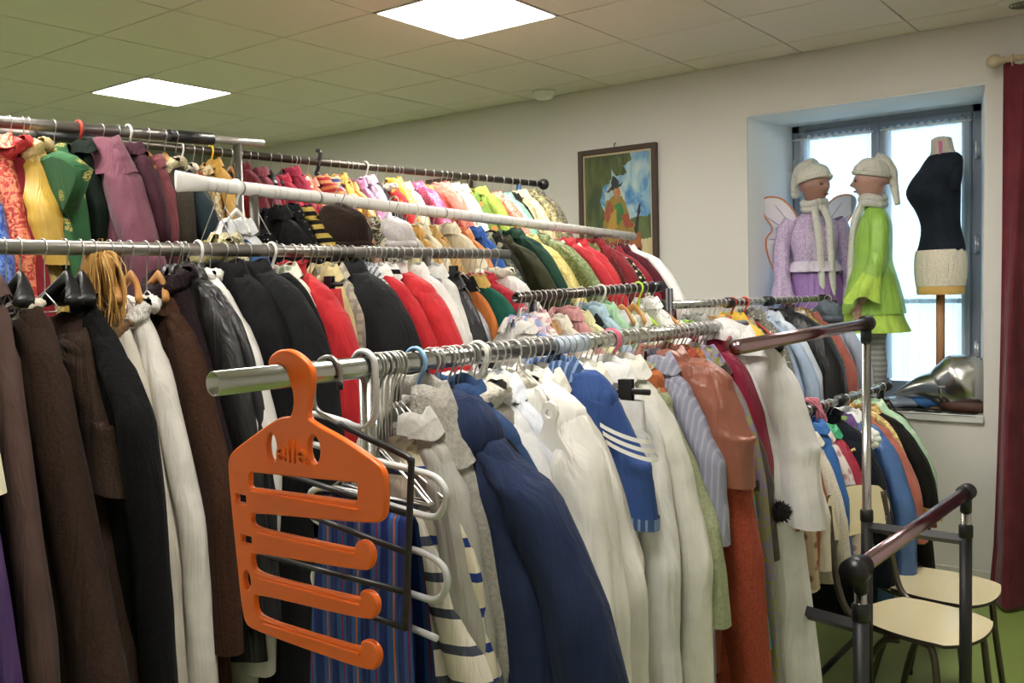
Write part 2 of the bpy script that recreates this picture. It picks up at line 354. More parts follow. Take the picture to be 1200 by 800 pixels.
# ---------------- painting
pt = empty('framed_painting', (0, 0, 0), 0, 'framed painting of a seated figure in a patchwork harlequin coat with a guitar', 'painting')
px0, px1, pz0, pz1 = -1.441, -.885, 1.60, 2.462; fr = MB(); a = .032; yw = WY-.035
fr.box((px0, yw, pz0), (px0+a, WY-.001, pz1)).box((px1-a, yw, pz0), (px1, WY-.001, pz1)).box((px0+a, yw, pz1-a), (px1-a, WY-.001, pz1)).box((px0+a, yw, pz0), (px1-a, WY-.001, pz0+a))
fr.build('picture_frame', plain('#3c2a1e', .45, 0, 'dark_frame_wood'), pt, False, .004)
ib = MB(); b = a+.012; yi = yw+.012
ib.box((px0+a, yi, pz0+a), (px0+b, WY-.002, pz1-a)).box((px1-b, yi, pz0+a), (px1-a, WY-.002, pz1-a)).box((px0+b, yi, pz1-b), (px1-b, WY-.002, pz1-a)).box((px0+b, yi, pz0+a), (px1-b, WY-.002, pz0+b))
ib.build('frame_slip', plain('#b9a98a', .6), pt, False)
cm, N_, L_, b_ = nt('painted_canvas'); tc = N_.new('ShaderNodeTexCoord'); b_.inputs['Roughness'].default_value = .55
def rampnode(stops, src):
    r = N_.new('ShaderNodeValToRGB'); e = r.color_ramp.elements
    while len(e) < len(stops): e.new(.5)
    for k, (p, c) in enumerate(stops): e[k].position = p; e[k].color = lin(c)
    L_.new(src, r.inputs[0]); return r.outputs[0]
mpp = N_.new('ShaderNodeMapping'); mpp.inputs['Scale'].default_value = (1, 1, .45); L_.new(tc.outputs['Object'], mpp.inputs[0])
nz_ = N_.new('ShaderNodeTexNoise'); nz_.inputs['Scale'].default_value = 9; nz_.inputs['Detail'].default_value = 6; nz_.inputs['Distortion'].default_value = 1.2; L_.new(mpp.outputs[0], nz_.inputs[0])
L_.new(rampnode([(.3, '#2a66a0'), (.45, '#4f86b4'), (.58, '#8fb0bf'), (.7, '#b9c8c4')], nz_.outputs[0]), b_.inputs['Base Color'])
bp = N_.new('ShaderNodeBump'); bp.inputs['Strength'].default_value = .4; bp.inputs['Distance'].default_value = .004; L_.new(nz_.outputs[0], bp.inputs['Height']); L_.new(bp.outputs[0], b_.inputs['Normal'])
box('canvas', cm, (px0+b, yi+.006, pz0+b), (px1-b, WY-.003, pz1-b), pt)
def strokes(c1, c2, sc=14):
    global N_, L_
    m, N_, L_, bb = nt('oil_'+c1); t_ = N_.new('ShaderNodeTexCoord'); mp_ = N_.new('ShaderNodeMapping'); mp_.inputs['Scale'].default_value = (1, 1, .3); L_.new(t_.outputs['Object'], mp_.inputs[0])
    n = N_.new('ShaderNodeTexNoise'); n.inputs['Scale'].default_value = sc; n.inputs['Detail'].default_value = 5; n.inputs['Distortion'].default_value = 1; L_.new(mp_.outputs[0], n.inputs[0])
    L_.new(rampnode([(.35, c1), (.65, c2)], n.outputs[0]), bb.inputs['Base Color']); bb.inputs['Roughness'].default_value = .55; return m
pw, ph = px1-px0-2*b, pz1-pz0-2*b; _pk = [0]
def paint(c1, c2, pts, sc=14):       # thin raised patch of paint on the canvas; pts in 0..1 of the canvas
    _pk[0] += 1; y = yi+.0055-.0002*_pk[0]
    rr_ = np.random.default_rng(_pk[0]); q_ = []
    for k_ in range(len(pts)):
        (u0, v0), (u1, v1) = pts[k_], pts[(k_+1) % len(pts)]; m_ = max(1, int(math.hypot(u1-u0, v1-v0)/.03)); edge = (u0 == u1 and u0 in (0, 1)) or (v0 == v1 and v0 in (0, 1))
        for t_ in range(m_): t = t_/m_; jj = 0 if edge else .009; q_.append((min(1, max(0, u0+(u1-u0)*t+jj*rr_.normal())), min(1, max(0, v0+(v1-v0)*t+jj*rr_.normal()))))
    pts = q_ if _pk[0] < 5 else [(u, (v-.23)*.93+.165) for u, v in q_]; pts = [(u, min(v, .999)) for u, v in pts]; P = [(px0+b+pw*u, y, pz1-b-ph*v) for u, v in pts]; n = len(P)
    MB().add(P, [tuple(range(n-1, -1, -1))]).build('painted_shape', strokes(c1, c2, sc), pt, False)
paint('#324022', '#5c6535', [(0, 0), (.70, 0), (.72, .06), (.60, .10), (.66, .16), (.50, .17), (.42, .13), (.40, .22), (.28, .24), (.24, .36), (.30, .46), (.30, 1), (0, 1)], 16)
paint('#5b6a3a', '#41552c', [(.58, .60), (.70, .52), (1, .50), (1, .70), (.55, .70)], 20)
paint('#cdbf94', '#b5a67b', [(.52, .70), (1, .68), (1, 1), (.45, 1)], 10)
paint('#b9c4bd', '#8aa4ad', [(.30, .30), (.40, .22), (.56, .24), (.62, .4), (.55, .5), (.34, .46)], 12)
paint('#8c4a2e', '#5b3a2a', [(.27, .78), (.62, .72), (.78, .76), (.82, .9), (.80, 1), (.27, 1)], 18)           # legs
paint('#7c7434', '#9c7630', [(.31, .47), (.40, .40), (.56, .40), (.63, .48), (.68, .62), (.80, .70), (.70, .76), (.40, .80), (.27, .76)], 30)
paint('#8c3a26', '#a05c30', [(.33, .50), (.40, .44), (.44, .56), (.36, .64), (.30, .60)], 30)
paint('#2f6a3c', '#3f7a3a', [(.46, .50), (.56, .46), (.60, .58), (.50, .66)], 30)
paint('#b0822f', '#a88c3c', [(.40, .56), (.47, .52), (.50, .66), (.40, .72), (.34, .68)], 30)
paint('#96462c', '#7c3322', [(.55, .58), (.64, .56), (.74, .68), (.62, .70)], 30)
paint('#c08a5c', '#a06a44', [(.43, .33), (.52, .33), (.54, .40), (.48, .44), (.44, .41)], 30)
paint('#1f2a2c', '#2f3a38', [(.33, .36), (.40, .33), (.43, .23), (.50, .24), (.53, .31), (.60, .29), (.56, .34), (.44, .36)], 20)
paint('#a3602f', '#7a4324', [(.70, .80), (.76, .72), (.84, .74), (.85, .86), (.80, 1), (.68, 1), (.66, .9)], 16)
paint('#22211c', '#33302a', [(.75, .74), (.79, .54), (.82, .50), (.86, .48), (.86, .53), (.83, .56), (.79, .75)], 20)
MB().tube([(-1.18, WY-.02, 2.462), (-1.18, WY-.02, 2.485), (-1.18, WY, 2.49)], .004).build('picture_hook', STEEL, pt)
p2 = empty('small_picture', (0, 0, 0), 0, 'framed picture on the far wall, mostly hidden behind the highest rail', 'picture')
box('picture_frame', plain('#5a4032', .5), (-2.75, WY-.03, 1.95), (-2.33, WY-.001, 2.40), p2, .004); box('print', plain('#a9a291', .7), (-2.72, WY-.032, 1.98), (-2.36, WY-.031, 2.37), p2)

# ================================================================ RAILS AND RACKS
def pd(u, v, D): return CAM+D*(CF+(u-600)/F_PX*CR-(v-400)/F_PX*CU)
RAIL = {}
def reg(k, a, b): RAIL[k] = (np.array(a), np.array(b))
reg('front', (.765, -4.082, 1.499), (.791, -2.432, 1.495))
reg('A', (-.30, -4.20, 1.728), (-.206, -2.162, 1.73))
reg('white', (-.463, -3.22, 1.925), (-.548, -.654, 1.853))
reg('T1', (-.874, -3.80, 2.095), (-.867, -2.693, 2.138))
reg('T2', (-1.62, -3.65, 2.203), (-1.087, -.662, 2.161))
reg('G', (.938, -2.825, 1.464), (.905, -1.72, 1.466))
reg('H', tuple(pd(1003, 668, 2.16)), tuple(pd(1132, 577, 2.85)))
reg('E', tuple(pd(604, 349.5, 2.96)), tuple(pd(768, 336, 3.5)))
reg('F', tuple(pd(772, 358, 3.6)), tuple(pd(965, 350, 4.9)))
reg('I', tuple(pd(870, 506, 2.95)), tuple(pd(1038, 452, 4.2)))
def on(k, u):
    A, B = RAIL[k]; lo, hi = -.3, 1.3
    for _ in range(40):
        m = (lo+hi)/2; d = A+(B-A)*m-CAM
        if 600+F_PX*(d@CR)/(d@CF) < u: lo = m
        else: hi = m
    return A+(B-A)*m
def head(k):
    A, B = RAIL[k]; d = B-A; return -math.atan2(d[0], d[1])
def rack(key, label, r, posts, post_mat, rail_mat, group='clothes racks standing side by side', capm=BLK, foot=.42, pr=.014, sleeve=None, ext0=0, ext1=0, segs=None, footx=None):
    A, B = RAIL[key]; L = np.linalg.norm(B-A); d = (B-A)/L
    e = empty('clothes_rack', (A[0], A[1], 0), 0, label, 'clothes rack', group)
    loc = lambda P: np.array(P)-np.array([A[0], A[1], 0])
    if segs is None: segs = [(0, L, r, rail_mat)]
    for s0, s1, rr, mm in segs:
        P0, P1 = A+d*(s0-(ext0 if s0 == 0 else 0)), A+d*(s1+(ext1 if s1 == L else 0))
        n = np.cross(d, (0, 0, 1)); n /= np.linalg.norm(n); m = MB(); G = []
        up = np.cross(n, d); th = np.arange(20)/20*2*math.pi
        ring = lambda P, q: [loc(P)+q*(math.cos(t)*n+math.sin(t)*up) for t in th]
        G = [ring(P0+d*.02, rr*.86), ring(P0, rr*.86), ring(P0, rr), ring(P1, rr), ring(P1, rr*.86), ring(P1-d*.02, rr*.86)]
        m.grid(G, True, True, True); m.build('rail', mm, e)
    for s in posts:
        P = A+d*s; q = loc(P); po = MB(); zt = P[2]-r*.6
        jz = sleeve or .8
        po.tube([(q[0], q[1], .06), (q[0], q[1], zt)], pr, 14).build('post', post_mat, e)
        MB().tube([(q[0], q[1], .06), (q[0], q[1], jz)], pr*1.3, 14).build('post_sleeve', BLKM if sleeve else post_mat, e)
        MB().lathe([(pr*1.3, -.03), (pr*1.75, -.028), (pr*1.75, .02), (pr*1.2, .026)], (q[0], q[1], jz), 16).build('post_collar', BLK if sleeve else post_mat, e)
        fx = footx or (-foot/2, foot/2)
        MB().tube([(q[0]+fx[0], q[1], .06), (q[0]+fx[1], q[1], .06)], .014, 10).build('foot_bar', BLKM, e)
        for x in fx:
            MB().tube([(q[0]+x, q[1]-.012, .026), (q[0]+x, q[1]+.012, .026)], .026, 14).build('caster', BLK, e)
            MB().tube([(q[0]+x, q[1], .026), (q[0]+x, q[1], .07)], .008, 8).build('caster_stem', BLK, e)
    q0, q1 = loc(A+d*posts[0]), loc(A+d*posts[-1])
    if len(posts) > 1: MB().tube([(q0[0], q0[1], .10), (q1[0], q1[1], .10)], .012, 10).build('base_bar', post_mat, e)
    return e, loc, d, L
GR = plain('#8a8680', .38, .85, 'grey_tube')
lf = 1.65
e, loc, d, L = rack('front', 'front clothes rack with long chrome rail and open tube end beside the orange hanger', .0165, [.27, 1.60], CHROME, CHROME, segs=[(0, .86, .0165, CHROME), (.86, 1.65, .0145, plain('#c2c0bb', .25, 1, 'worn_chrome'))])
tp = MB(); P = loc(RAIL['front'][0]+d*.76); P2 = loc(RAIL['front'][0]+d*.87)
tp.tube([P, P2], .0176, 16).build('rail_tape', plain('#b9c6d6', .6, 0, 'pale_blue_tape', .3, 60), e)
e, loc, d, L = rack('A', 'clothes rack with dull grey steel rail carrying brown robes and black capes', .0165, [.12, 1.63], GR, GR, ext1=.0)
e, loc, d, L = rack('white', 'clothes rack whose long rail is wrapped in white tape', .020, [.17, 2.2], GR, plain('#dedcd6', .5, 0, 'white_tape', .25, 45))
P = loc(RAIL['white'][0]); th = np.arange(18)/18*2*math.pi
G = [[P+np.array([(.021-.004*k)*math.cos(t), -.03*k, (.021+.003*k)*math.sin(t)]) for t in th] for k in range(4)]
MB().grid(G, True, True, True).build('flattened_tape_end', plain('#dedcd6', .5, 0, 'white_tape', .25, 45), e)
for s in (.12, .42, 1.05, 1.8): q = loc(RAIL['white'][0]+d*s); MB().tube([q, q+d*.006], .0212, 16).build('tape_seam', plain('#8b8984', .6), e)
e, loc, d, L = rack('T1', 'high clothes rack at far left with dark steel rail, black sleeve and pale inner tube', .0165, [.05, 1.0], GR, GR, segs=[(0, .86, .0165, plain('#77736f', .4, .8, 'dark_tube')), (.74, .90, .020, BLK), (.86, 1.107, .0135, plain('#b3b0ac', .4, .7, 'pale_tube'))])
e, loc, d, L = rack('T2', 'tallest clothes rack at the back with dark bronze rail running to the painting', .016, [.72, 2.85], plain('#5d7da6', .4, .5, 'blue_grey_post'), plain('#4c4640', .38, .8, 'bronze_tube'), ext1=.0, segs=[(0, .55, .0165, plain('#aaa6a1', .4, .7, 'pale_tube')), (.50, .75, .02, BLK), (.7, float(np.linalg.norm(RAIL['T2'][1]-RAIL['T2'][0])), .016, plain('#4c4640', .38, .8, 'bronze_tube'))])
q = loc(RAIL['T2'][1]); MB().ell(q, (.03, .03, .03)).build('rail_elbow', BLK, e)
q = loc(on('T2', 372)); MB().tube(smooth_curve([q+(0, 0, .05), q+(.02, 0, .035), q+(.0, 0, -.03), q+(-.012, 0, -.05), q+(.01, 0, -.07), q+(0, 0, -.2)], 4), .009, 8).build('black_hook_bracket', BLK, e)
e, loc, d, L = rack('E', 'short dark rail clothes rack behind the front rail with pale garments', .0165, [.08, .85], BLKM, plain('#57504e', .28, .9, 'smoky_chrome'), group='clothes racks near the window wall')
q = loc(RAIL['E'][1]); MB().tube([q-d*.03, q+d*.04], .021, 14).build('end_cap', BLK, e)
e, loc, d, L = rack('F', 'far chrome clothes rack near the window with black rail joints', .0165, [.03, 1.85], BLKM, CHROME, group='clothes racks near the window wall')
for s in (0, .60, 1.0, L): q = loc(RAIL['F'][0]+d*s); MB().tube([q-d*.03, q+d*.03], .024, 14).build('rail_joint', BLK, e)
e, loc, d, L = rack('I', 'low clothes rack under the window with chrome rail and black end cap', .0165, [.08, 1.5], BLKM, CHROME, group='clothes racks near the window wall')
for s in (.62, .95, L): q = loc(RAIL['I'][0]+d*s); MB().tube([q-d*.03, q+d*.03], .024, 14).build('rail_joint', BLK, e)
# double rack on the right: tall rail G and low rail H on one frame
A, B = RAIL['G']; dg = (B-A)/np.linalg.norm(B-A); A2, B2 = RAIL['H']; dh = (B2-A2)/np.linalg.norm(B2-A2)
dr = empty('double_clothes_rack', (A[0], A[1], 0), 0, 'double clothes rack with chrome posts, one tall and one low rail, in front of chairs', 'clothes rack')
off = np.array([A[0], A[1], 0]); violet = plain('#a58a90', .22, 1, 'chrome_rosy')
MB().tube([A-off, B-off], .0178, 20).build('tall_rail', violet, dr); MB().tube([A2-off, B2-off], .0195, 20).build('low_rail', violet, dr)
Gn = A+dg*.27
for P, sl, top in ((Gn, .83, A[2]), (B, .84, B[2]), (A2+dh*.03, .83, A2[2]), (B2-dh*.0, .83, B2[2])):
    q = P-off; rr = .0145
    MB().tube([(q[0], q[1], .06), (q[0], q[1], top-.01)], rr, 16).build('post', CHROME, dr)
    MB().tube([(q[0], q[1], .06), (q[0], q[1], sl)], .0185, 16).build('post_sleeve', BLKM, dr)
    MB().lathe([(.0165, -.022), (.021, -.02), (.021, .014), (.015, .02)], (q[0], q[1], sl), 16).build('post_collar', BLK, dr)
    MB().tube([(q[0], q[1], top-(.06 if P is not Gn else .022)), (q[0], q[1], top-.012)], .0172, 16).build('top_sleeve', BLK, dr)
for P, dd in ((B, dg), (B2, dh)):
    q = P-off; MB().tube([q-dd*.022, q+dd*.022], .026, 20).build('end_cap', BLK, dr)
q = A2-off; MB().tube([q-dh*.025, q+dh*.02], .032, 26).build('end_cap', BLK, dr); MB().tube([q+dh*.02, q+dh*.05], .025, 22).build('end_cap', BLK, dr)
for P, Q, z in ((B, B2, .80), (Gn, A2+dh*.03, .79)):
    a_, b_2 = P-off, Q-off; m = MB(); m.tube([(a_[0], a_[1], z), (b_2[0], b_2[1], z)], .017, 4, 1, True, (0, 0, 1)); m.build('cross_bar', BLKM, dr, False)
    m = MB(); m.tube([(a_[0]-.1, a_[1], .06), (b_2[0]+.14, b_2[1], .06)], .015, 10).build('foot_bar', BLKM, dr)
    for x, y in ((a_[0]-.1, a_[1]), (b_2[0]+.14, b_2[1])): MB().tube([(x, y-.012, .026), (x, y+.012, .026)], .026, 14).build('caster', BLK, dr); MB().tube([(x, y, .026), (x, y, .07)], .008, 8).build('caster_stem', BLK, dr)

# ================================================================ HANGERS
HR = .0195                       # hook radius around the rail
def hook(m, r, neck, rad=HR, side=1):
    a = np.linspace(math.radians(-35), math.radians(190), 14)
    pts = [(side*-rad*math.cos(t)*1.0, 0, rad*math.sin(t)) for t in a]
    pts = [(side*rad*math.cos(t), 0, rad*math.sin(t)+.0) for t in np.linspace(math.radians(200), math.radians(-40), 14)]
    pts += [(side*.004, 0, -.035), (0, 0, -neck)]
    m.tube(smooth_curve(pts, 3), r, 6)
HM = {}
def hanger_proto(kind, w=.17, slope=.62, neck=.07):
    e = empty('clothes_hanger')
    if kind == 'wire':
        m = MB(); hook(m, .0015, neck); z = -neck
        pts = [(0, 0, z), (w, 0, z-slope*w), (w*.98, 0, z-slope*w-.012), (-w*.98, 0, z-slope*w-.012), (-w, 0, z-slope*w), (0, 0, z)]
        m.tube(smooth_curve(pts, 4), .0017, 6); m.build('hanger_wire', WIRE, e)
    elif kind in ('wood', 'suit', 'white', 'yellow', 'redp', 'lime', 'pink'):
        mat = {'wood': WOODH, 'suit': BLK, 'white': WPL, 'yellow': plain('#e0bb1e', .4), 'redp': plain('#c4402a', .4), 'lime': plain('#b7dc3a', .4), 'pink': plain('#d8607c', .4)}[kind]
        m = MB()
        if kind in ('wood', 'suit'): hook(m, .0019, neck-.012)
        else: hook(m, .0042, neck-.01, .022)
        m.build('hanger_hook', WIRE if kind in ('wood', 'suit') else mat, e)
        ths = {'wood': (.012, 2.2), 'suit': (.014, 3.0)}.get(kind, (.006, 1.6)); xs = np.linspace(-w, w, 17)
        b = MB(); pts = [(x, -.02*(x/w)**2, -neck-.005-slope*abs(x)**1.25/w**.25) for x in xs]
        G = []
        for (x, y, z) in pts:
            k = abs(x)/w; hh = ths[0]*(1.1 if kind != 'suit' else 1.0)*(1.15-.3*k); th_ = ths[0]*.5+ths[0]*(1.2 if kind == 'suit' else .35)*k
            G.append([(x, y+th_*math.cos(t), z+hh*math.sin(t)) for t in np.arange(10)/10*2*math.pi])
        b.grid(G, True, True, True); b.build('hanger_bar', mat, e)
    elif kind == 'clip':
        m = MB(); hook(m, .0019, neck); m.build('hanger_hook', WIRE, e)
        b = MB(); b.tube([(-w, 0, -neck-.006), (w, 0, -neck-.006)], .006, 8); b.build('hanger_bar', BLK, e)
        for s in (-.62, .62):
            c = MB(); x = s*w; z = -neck-.012; c.box((x-.014, -.008, z-.05), (x+.014, -.003, z+.03)).box((x-.014, .003, z-.05), (x+.014, .008, z+.03)).box((x-.018, -.011, z-.062), (x+.018, -.001, z-.04)); c.build('clip', BLK, e, False)
    return e
HLAB = {'front': 'front chrome rail', 'A': 'dull grey steel rail', 'white': 'white taped rail', 'T1': 'high rail at far left', 'T2': 'highest bronze rail at the back', 'G': 'tall rail of the double rack', 'E': 'short dark rail behind the front one', 'F': 'far chrome rail near the window', 'I': 'low rail under the window'}
HKIND = {'wire': 'thin wire hanger', 'wood': 'wooden hanger with steel hook', 'suit': 'broad black plastic hanger', 'white': 'white plastic hanger', 'clip': 'black clip hanger', 'yellow': 'yellow plastic hanger', 'redp': 'orange red plastic hanger', 'lime': 'lime green plastic hanger'}
def put_hanger(kind, P, rz, rail, w=.17, slope=.62, neck=.07, label=None):
    k = (kind, round(w, 2), round(slope, 1), round(neck, 2))
    if k not in HM: o = HM[k] = hanger_proto(kind, k[1], k[2], k[3])
    else: o = copy_tree(HM[k])
    o.location = P; o.rotation_euler = (0, 0, rz)
    o['category'] = 'hanger'
    if label: o['label'] = label; o['group'] = 'hangers on the %s' % HLAB[rail]
    else: o['label'] = 'empty %s hooked over the %s' % (HKIND[kind], HLAB[rail]); o['group'] = '%ss on the %s' % (HKIND[kind].split(' with')[0], HLAB[rail])
    return o

# ================================================================ GARMENTS
SHIRT = [(-.055, .035), (-.08, .075), (-.105, .12), (-.16, .165), (-.24, .20), (-.36, .228), (-.60, .25), (-1.1, .27)]
COAT = [(-.055, .04), (-.09, .075), (-.14, .11), (-.22, .15), (-.36, .20), (-.5, .245), (-.7, .29), (-.95, .33), (-1.3, .36)]
CAPE = [(-.05, .05), (-.07, .11), (-.11, .17), (-.2, .24), (-.32, .29), (-.5, .30), (-.8, .31), (-1.2, .33)]
ROBE = [(-.055, .04), (-.12, .07), (-.2, .10), (-.3, .13), (-.45, .18), (-.61, .22), (-.98, .25), (-1.3, .27)]
SLIM = [(-.055, .04), (-.09, .09), (-.14, .13), (-.22, .155), (-.4, .17), (-.7, .19), (-1.1, .22)]
def X_of(prof, ws):
    z = np.array([p[0] for p in prof])[::-1]; x = np.array([p[1] for p in prof])[::-1]*ws
    zz = np.linspace(-1.5, 0, 301); xx = np.interp(zz, z, x); k = np.hanning(13); k /= k.sum()
    xs = np.convolve(np.pad(xx, 6, 'edge'), k, 'valid'); return lambda q: np.interp(q, zz, xs)
def folds(r, n=6, hard=.75):
    fr = r.uniform(4, 20, n); ph = r.uniform(0, 6.28, n); am = r.uniform(.4, 1, n)/np.sqrt(fr/6); g = r.uniform(-1.6, 1.6, n); gp = r.uniform(0, 6.28, n)
    def f(a, t):
        v = 0
        for k in range(n):
            s = np.sin(fr[k]*a+ph[k]+1.1*np.sin(g[k]*t*3+gp[k])); v = v+am[k]*(s*(1-hard)+hard*(1-2*np.abs(np.sin((fr[k]*a+ph[k])/2+.5*np.sin(g[k]*t*3)))))
        return v/n
    return f
def garment(rail, u, name, label, col, pat='plain', col2=None, prof=SHIRT, ws=1.0, L=.75, d=.03, sl=.55, rx=.05, collar='shirt', hang='wire', yaw=None, cat=None, group=None, dz=0, dx=0, nb=26, hood_col=None, trim=None, amp=1.0, skirt=0, P=None, rz=None, hlabel=None, slv=None, tilt=None, absol=False):
    P = on(rail, u) if P is None else np.array(P); r = np.random.default_rng(int(abs(u)*13+len(label)*7+ord(rail[0])))
    yw = math.radians(r.uniform(-5, 5)) if yaw is None else math.radians(yaw); rz = (head(rail) if rz is None else rz)+yw
    e = empty(name, tuple(P), rz, label, cat or name.split('_')[-1], group)
    e.rotation_euler.y = math.radians(r.uniform(-4, 4) if tilt is None else tilt)
    if hang in ('suit', 'wood') and dz == 0: dz = -.03
    if prof is SHIRT and rail in ('E', 'F', 'I', 'white', 'T2'): dz += r.uniform(-.035, .005); ws *= r.uniform(.86, 1.08)
    mat = cloth(col, pat, col2); X0 = X_of(prof, ws); X = (lambda q: X0(q)) if absol else (lambda q: X0(q-dz)); has = sl > 0
    big = 1.0 if np.linalg.norm(P-CAM) < 3.2 else .6
    na, nr = int(44*(1 if big == 1 else .75)), int(40*big)
    fo = folds(r); fo2 = folds(r); z0 = -.06+dz if not skirt else -.09-.02; T_ = np.linspace(0, 1, nr)**1.25
    th = np.arange(na)/na*2*math.pi; G = []
    for t in T_:
        z = z0-t*(L-abs(z0))
        w = float(X(z))
        if skirt: w = skirt*(1+.45*t)
        elif has: w = w-.66*rx*2*min(1, max(0, (-z+dz-.10)/.14))
        ca, sa = np.cos(th), np.sin(th); tt = min(1, t/.12)
        D = d*(.55+.45*tt)*(1+.5*t)
        if skirt: D = d*(.35+.8*min(1, t*3))
        x = w*np.sign(ca)*np.abs(ca)**.75; a = x/max(w, .01)
        y = D*np.sign(sa)*np.abs(sa)**.55
        A = .020*amp*(.15+.85*min(1, t*1.6))*(d/.03)**.5
        ff = np.where(sa > 0, fo(a, t), fo2(a+7, t))
        y = y+A*ff*np.minimum(1, (1-np.abs(a))*6+.15); x = x+w*.045*t*fo(sa*2+3, t*1.3)
        zz = np.full(na, z)
        if t == 1: pass
        zz = zz+ .012*t*fo(a*.6+4, 1)
        if not skirt and t == 0: zz = zz-np.where(sa < 0, .012, 0)
        G.append(np.stack([x+dx, y, zz], -1))
    MB().grid(G, True, not skirt and collar != 'open').build('body' if not skirt else 'cloth_panel', mat, e)
    if has:
        smat = cloth(*slv) if slv else mat
        for s in (1, -1):
            n = int(30*big)+2; q = np.linspace(0, 1, n)**1.3; zs = -.088+dz; ze = -.10-sl*r.uniform(.93, 1.05)+dz
            fs = folds(r, 4, .75); fz = r.uniform(0, 6.28); k = r.uniform(.85, 1.1); wob = r.uniform(-.012, .012); kin = r.uniform(.004, .016)
            G = []; ns = 18
            th2 = np.arange(ns)/ns*2*math.pi
            for j, t in enumerate(q):
                z = zs+(ze-zs)*t; flr = min(1, .25+.75*math.sqrt(min(1, t/.16)))
                cyy = wob*math.sin(t*3)*2
                rr = rx*flr*(1.05-.22*t)*k; cx = float(X(z))-rr*.98+kin*math.exp(-((t-.5)/.13)**2)-.010*t; ry = min(d*.95, rr)*(1.15 if t > .08 else .9)
                wr = .0022*math.sin(30*t+fz+2*math.sin(9*t))*math.exp(-((t-.45)/.2)**2)
                rad = 1+.30*fs(np.cos(th2)*.9+np.sin(th2)*.3, t*.7)*min(1, t*4)+wr/rx
                G.append(np.stack([s*(cx+rr*np.cos(th2)*rad)+dx, cyy+ry*np.sin(th2)*rad, z+.35*rr*np.cos(th2)*(1 if t < .5 else .4)*-1], -1))
            m = MB(); m.grid(G, True, True); 
            inn = (np.array(G[-1])-np.array(G[-1]).mean(0))*.8+np.array(G[-1]).mean(0)+(0, 0, .02); m.grid([G[-1], inn], True)
            m.build('sleeve', smat, e)
            if trim and collar not in ('rope', 'fur', 'ruff', 'scarf'):
                G3 = [(g-g.mean(0))*1.07+g.mean(0) for g in (G[-1], G[-2], G[-3])]; MB().grid(G3, True).build('cuff', cloth(*trim), e)
    if collar in ('shirt', 'big', 'stand'):
        cm_ = cloth(*trim) if trim else mat; m = MB(); hh = {'shirt': .026, 'big': .035, 'stand': .034}[collar]; w0 = .048 if collar != 'big' else .06
        pr = [(0, -.006), (-.004, hh*.6), (0, hh), (.008, hh+.002)]+([] if collar == 'stand' else [(.020, hh*.45), (.034, -.012)])
        if collar == 'big': pr += [(.055, -.05), (.07, -.08)]
        G = []; th3 = np.linspace(math.radians(-75), math.radians(255), 30)
        for o_, z_ in pr: G.append([(dx+(w0+o_)*math.cos(t), (d*.75+o_*.55)*math.sin(t), z0+z_-.012*(1-math.sin(t))*.5+.004*math.sin(5*t)) for t in th3])
        m.grid(G); m.build('collar', cm_, e)
    elif collar in ('rope', 'fur', 'ruff', 'scarf'):
        R0 = {'rope': .011, 'fur': .020, 'ruff': .017, 'scarf': .018}[collar]; cc, cp_, c2_ = trim or ('#d9cfbb', 'plain', None)
        G = []; ths = np.linspace(0, 2*math.pi, 49)[:-1]
        pts = [(dx+(.055+R0*.5)*math.cos(t), (.02+R0)*math.sin(t), z0-.004-.045*max(0, -math.sin(t))*(1 if collar != 'ruff' else .2)) for t in ths]
        m = MB(); c_ = 12; P_ = np.array(pts+[pts[0]]); T2_ = np.gradient(P_, axis=0)
        for i, p_ in enumerate(P_):
            t = T2_[i]/np.linalg.norm(T2_[i]); n_ = np.cross(t, (0, 0, 1)); n_ /= np.linalg.norm(n_); b2_ = np.cross(n_, t)
            G.append([p_+R0*(1+.22*math.sin(3*v+i*1.1)+.1*r.uniform(-1, 1)*(collar == 'fur'))*(math.cos(v)*n_+math.sin(v)*b2_) for v in np.arange(c_)/c_*2*math.pi])
        m.grid(G, True); m.build('rope_collar' if collar == 'rope' else 'fur_collar' if collar == 'fur' else 'ruffled_collar', cloth(cc, cp_, c2_), e)
    elif collar == 'hood':
        fh = folds(r, 4, .7)
        def fn(v): return 1+.16*float(fh(v[0]*1.3, v[2]*2))
        m = MB(); m.ell((dx+.03, .0, z0-.045), (.10, max(d*1.3, .035), .085), 26, 18, fn); m.build('hood', cloth(hood_col or col, pat, col2), e)
    if hang:
        pl_ = hang in ('suit', 'wood')
        w_ = (.075 if hang in ('wire', 'white', 'yellow', 'redp') else .072) if not skirt else skirt*1.05
        nk = .06 if not skirt else .085; zq = np.linspace(-.5, -.03, 200); zc = zq[np.argmin(np.abs(X(zq)-w_))]
        sl_ = .8 if pl_ else max(.3, (-zc-nk+.02+max(0, -dz-.005)*(-.6))/w_)
        put_hanger(hang, tuple(P+np.array([math.cos(rz)*dx, math.sin(rz)*dx, 0])), rz, rail, w_, sl_ if not skirt else .1, nk, hlabel or '%s of the %s' % ({'wire': 'wire hanger', 'wood': 'wooden hanger', 'suit': 'black hanger', 'white': 'white hanger', 'clip': 'clip hanger', 'yellow': 'yellow hanger', 'redp': 'red hanger', 'lime': 'lime hanger'}[hang], label))
    return e

g = garment
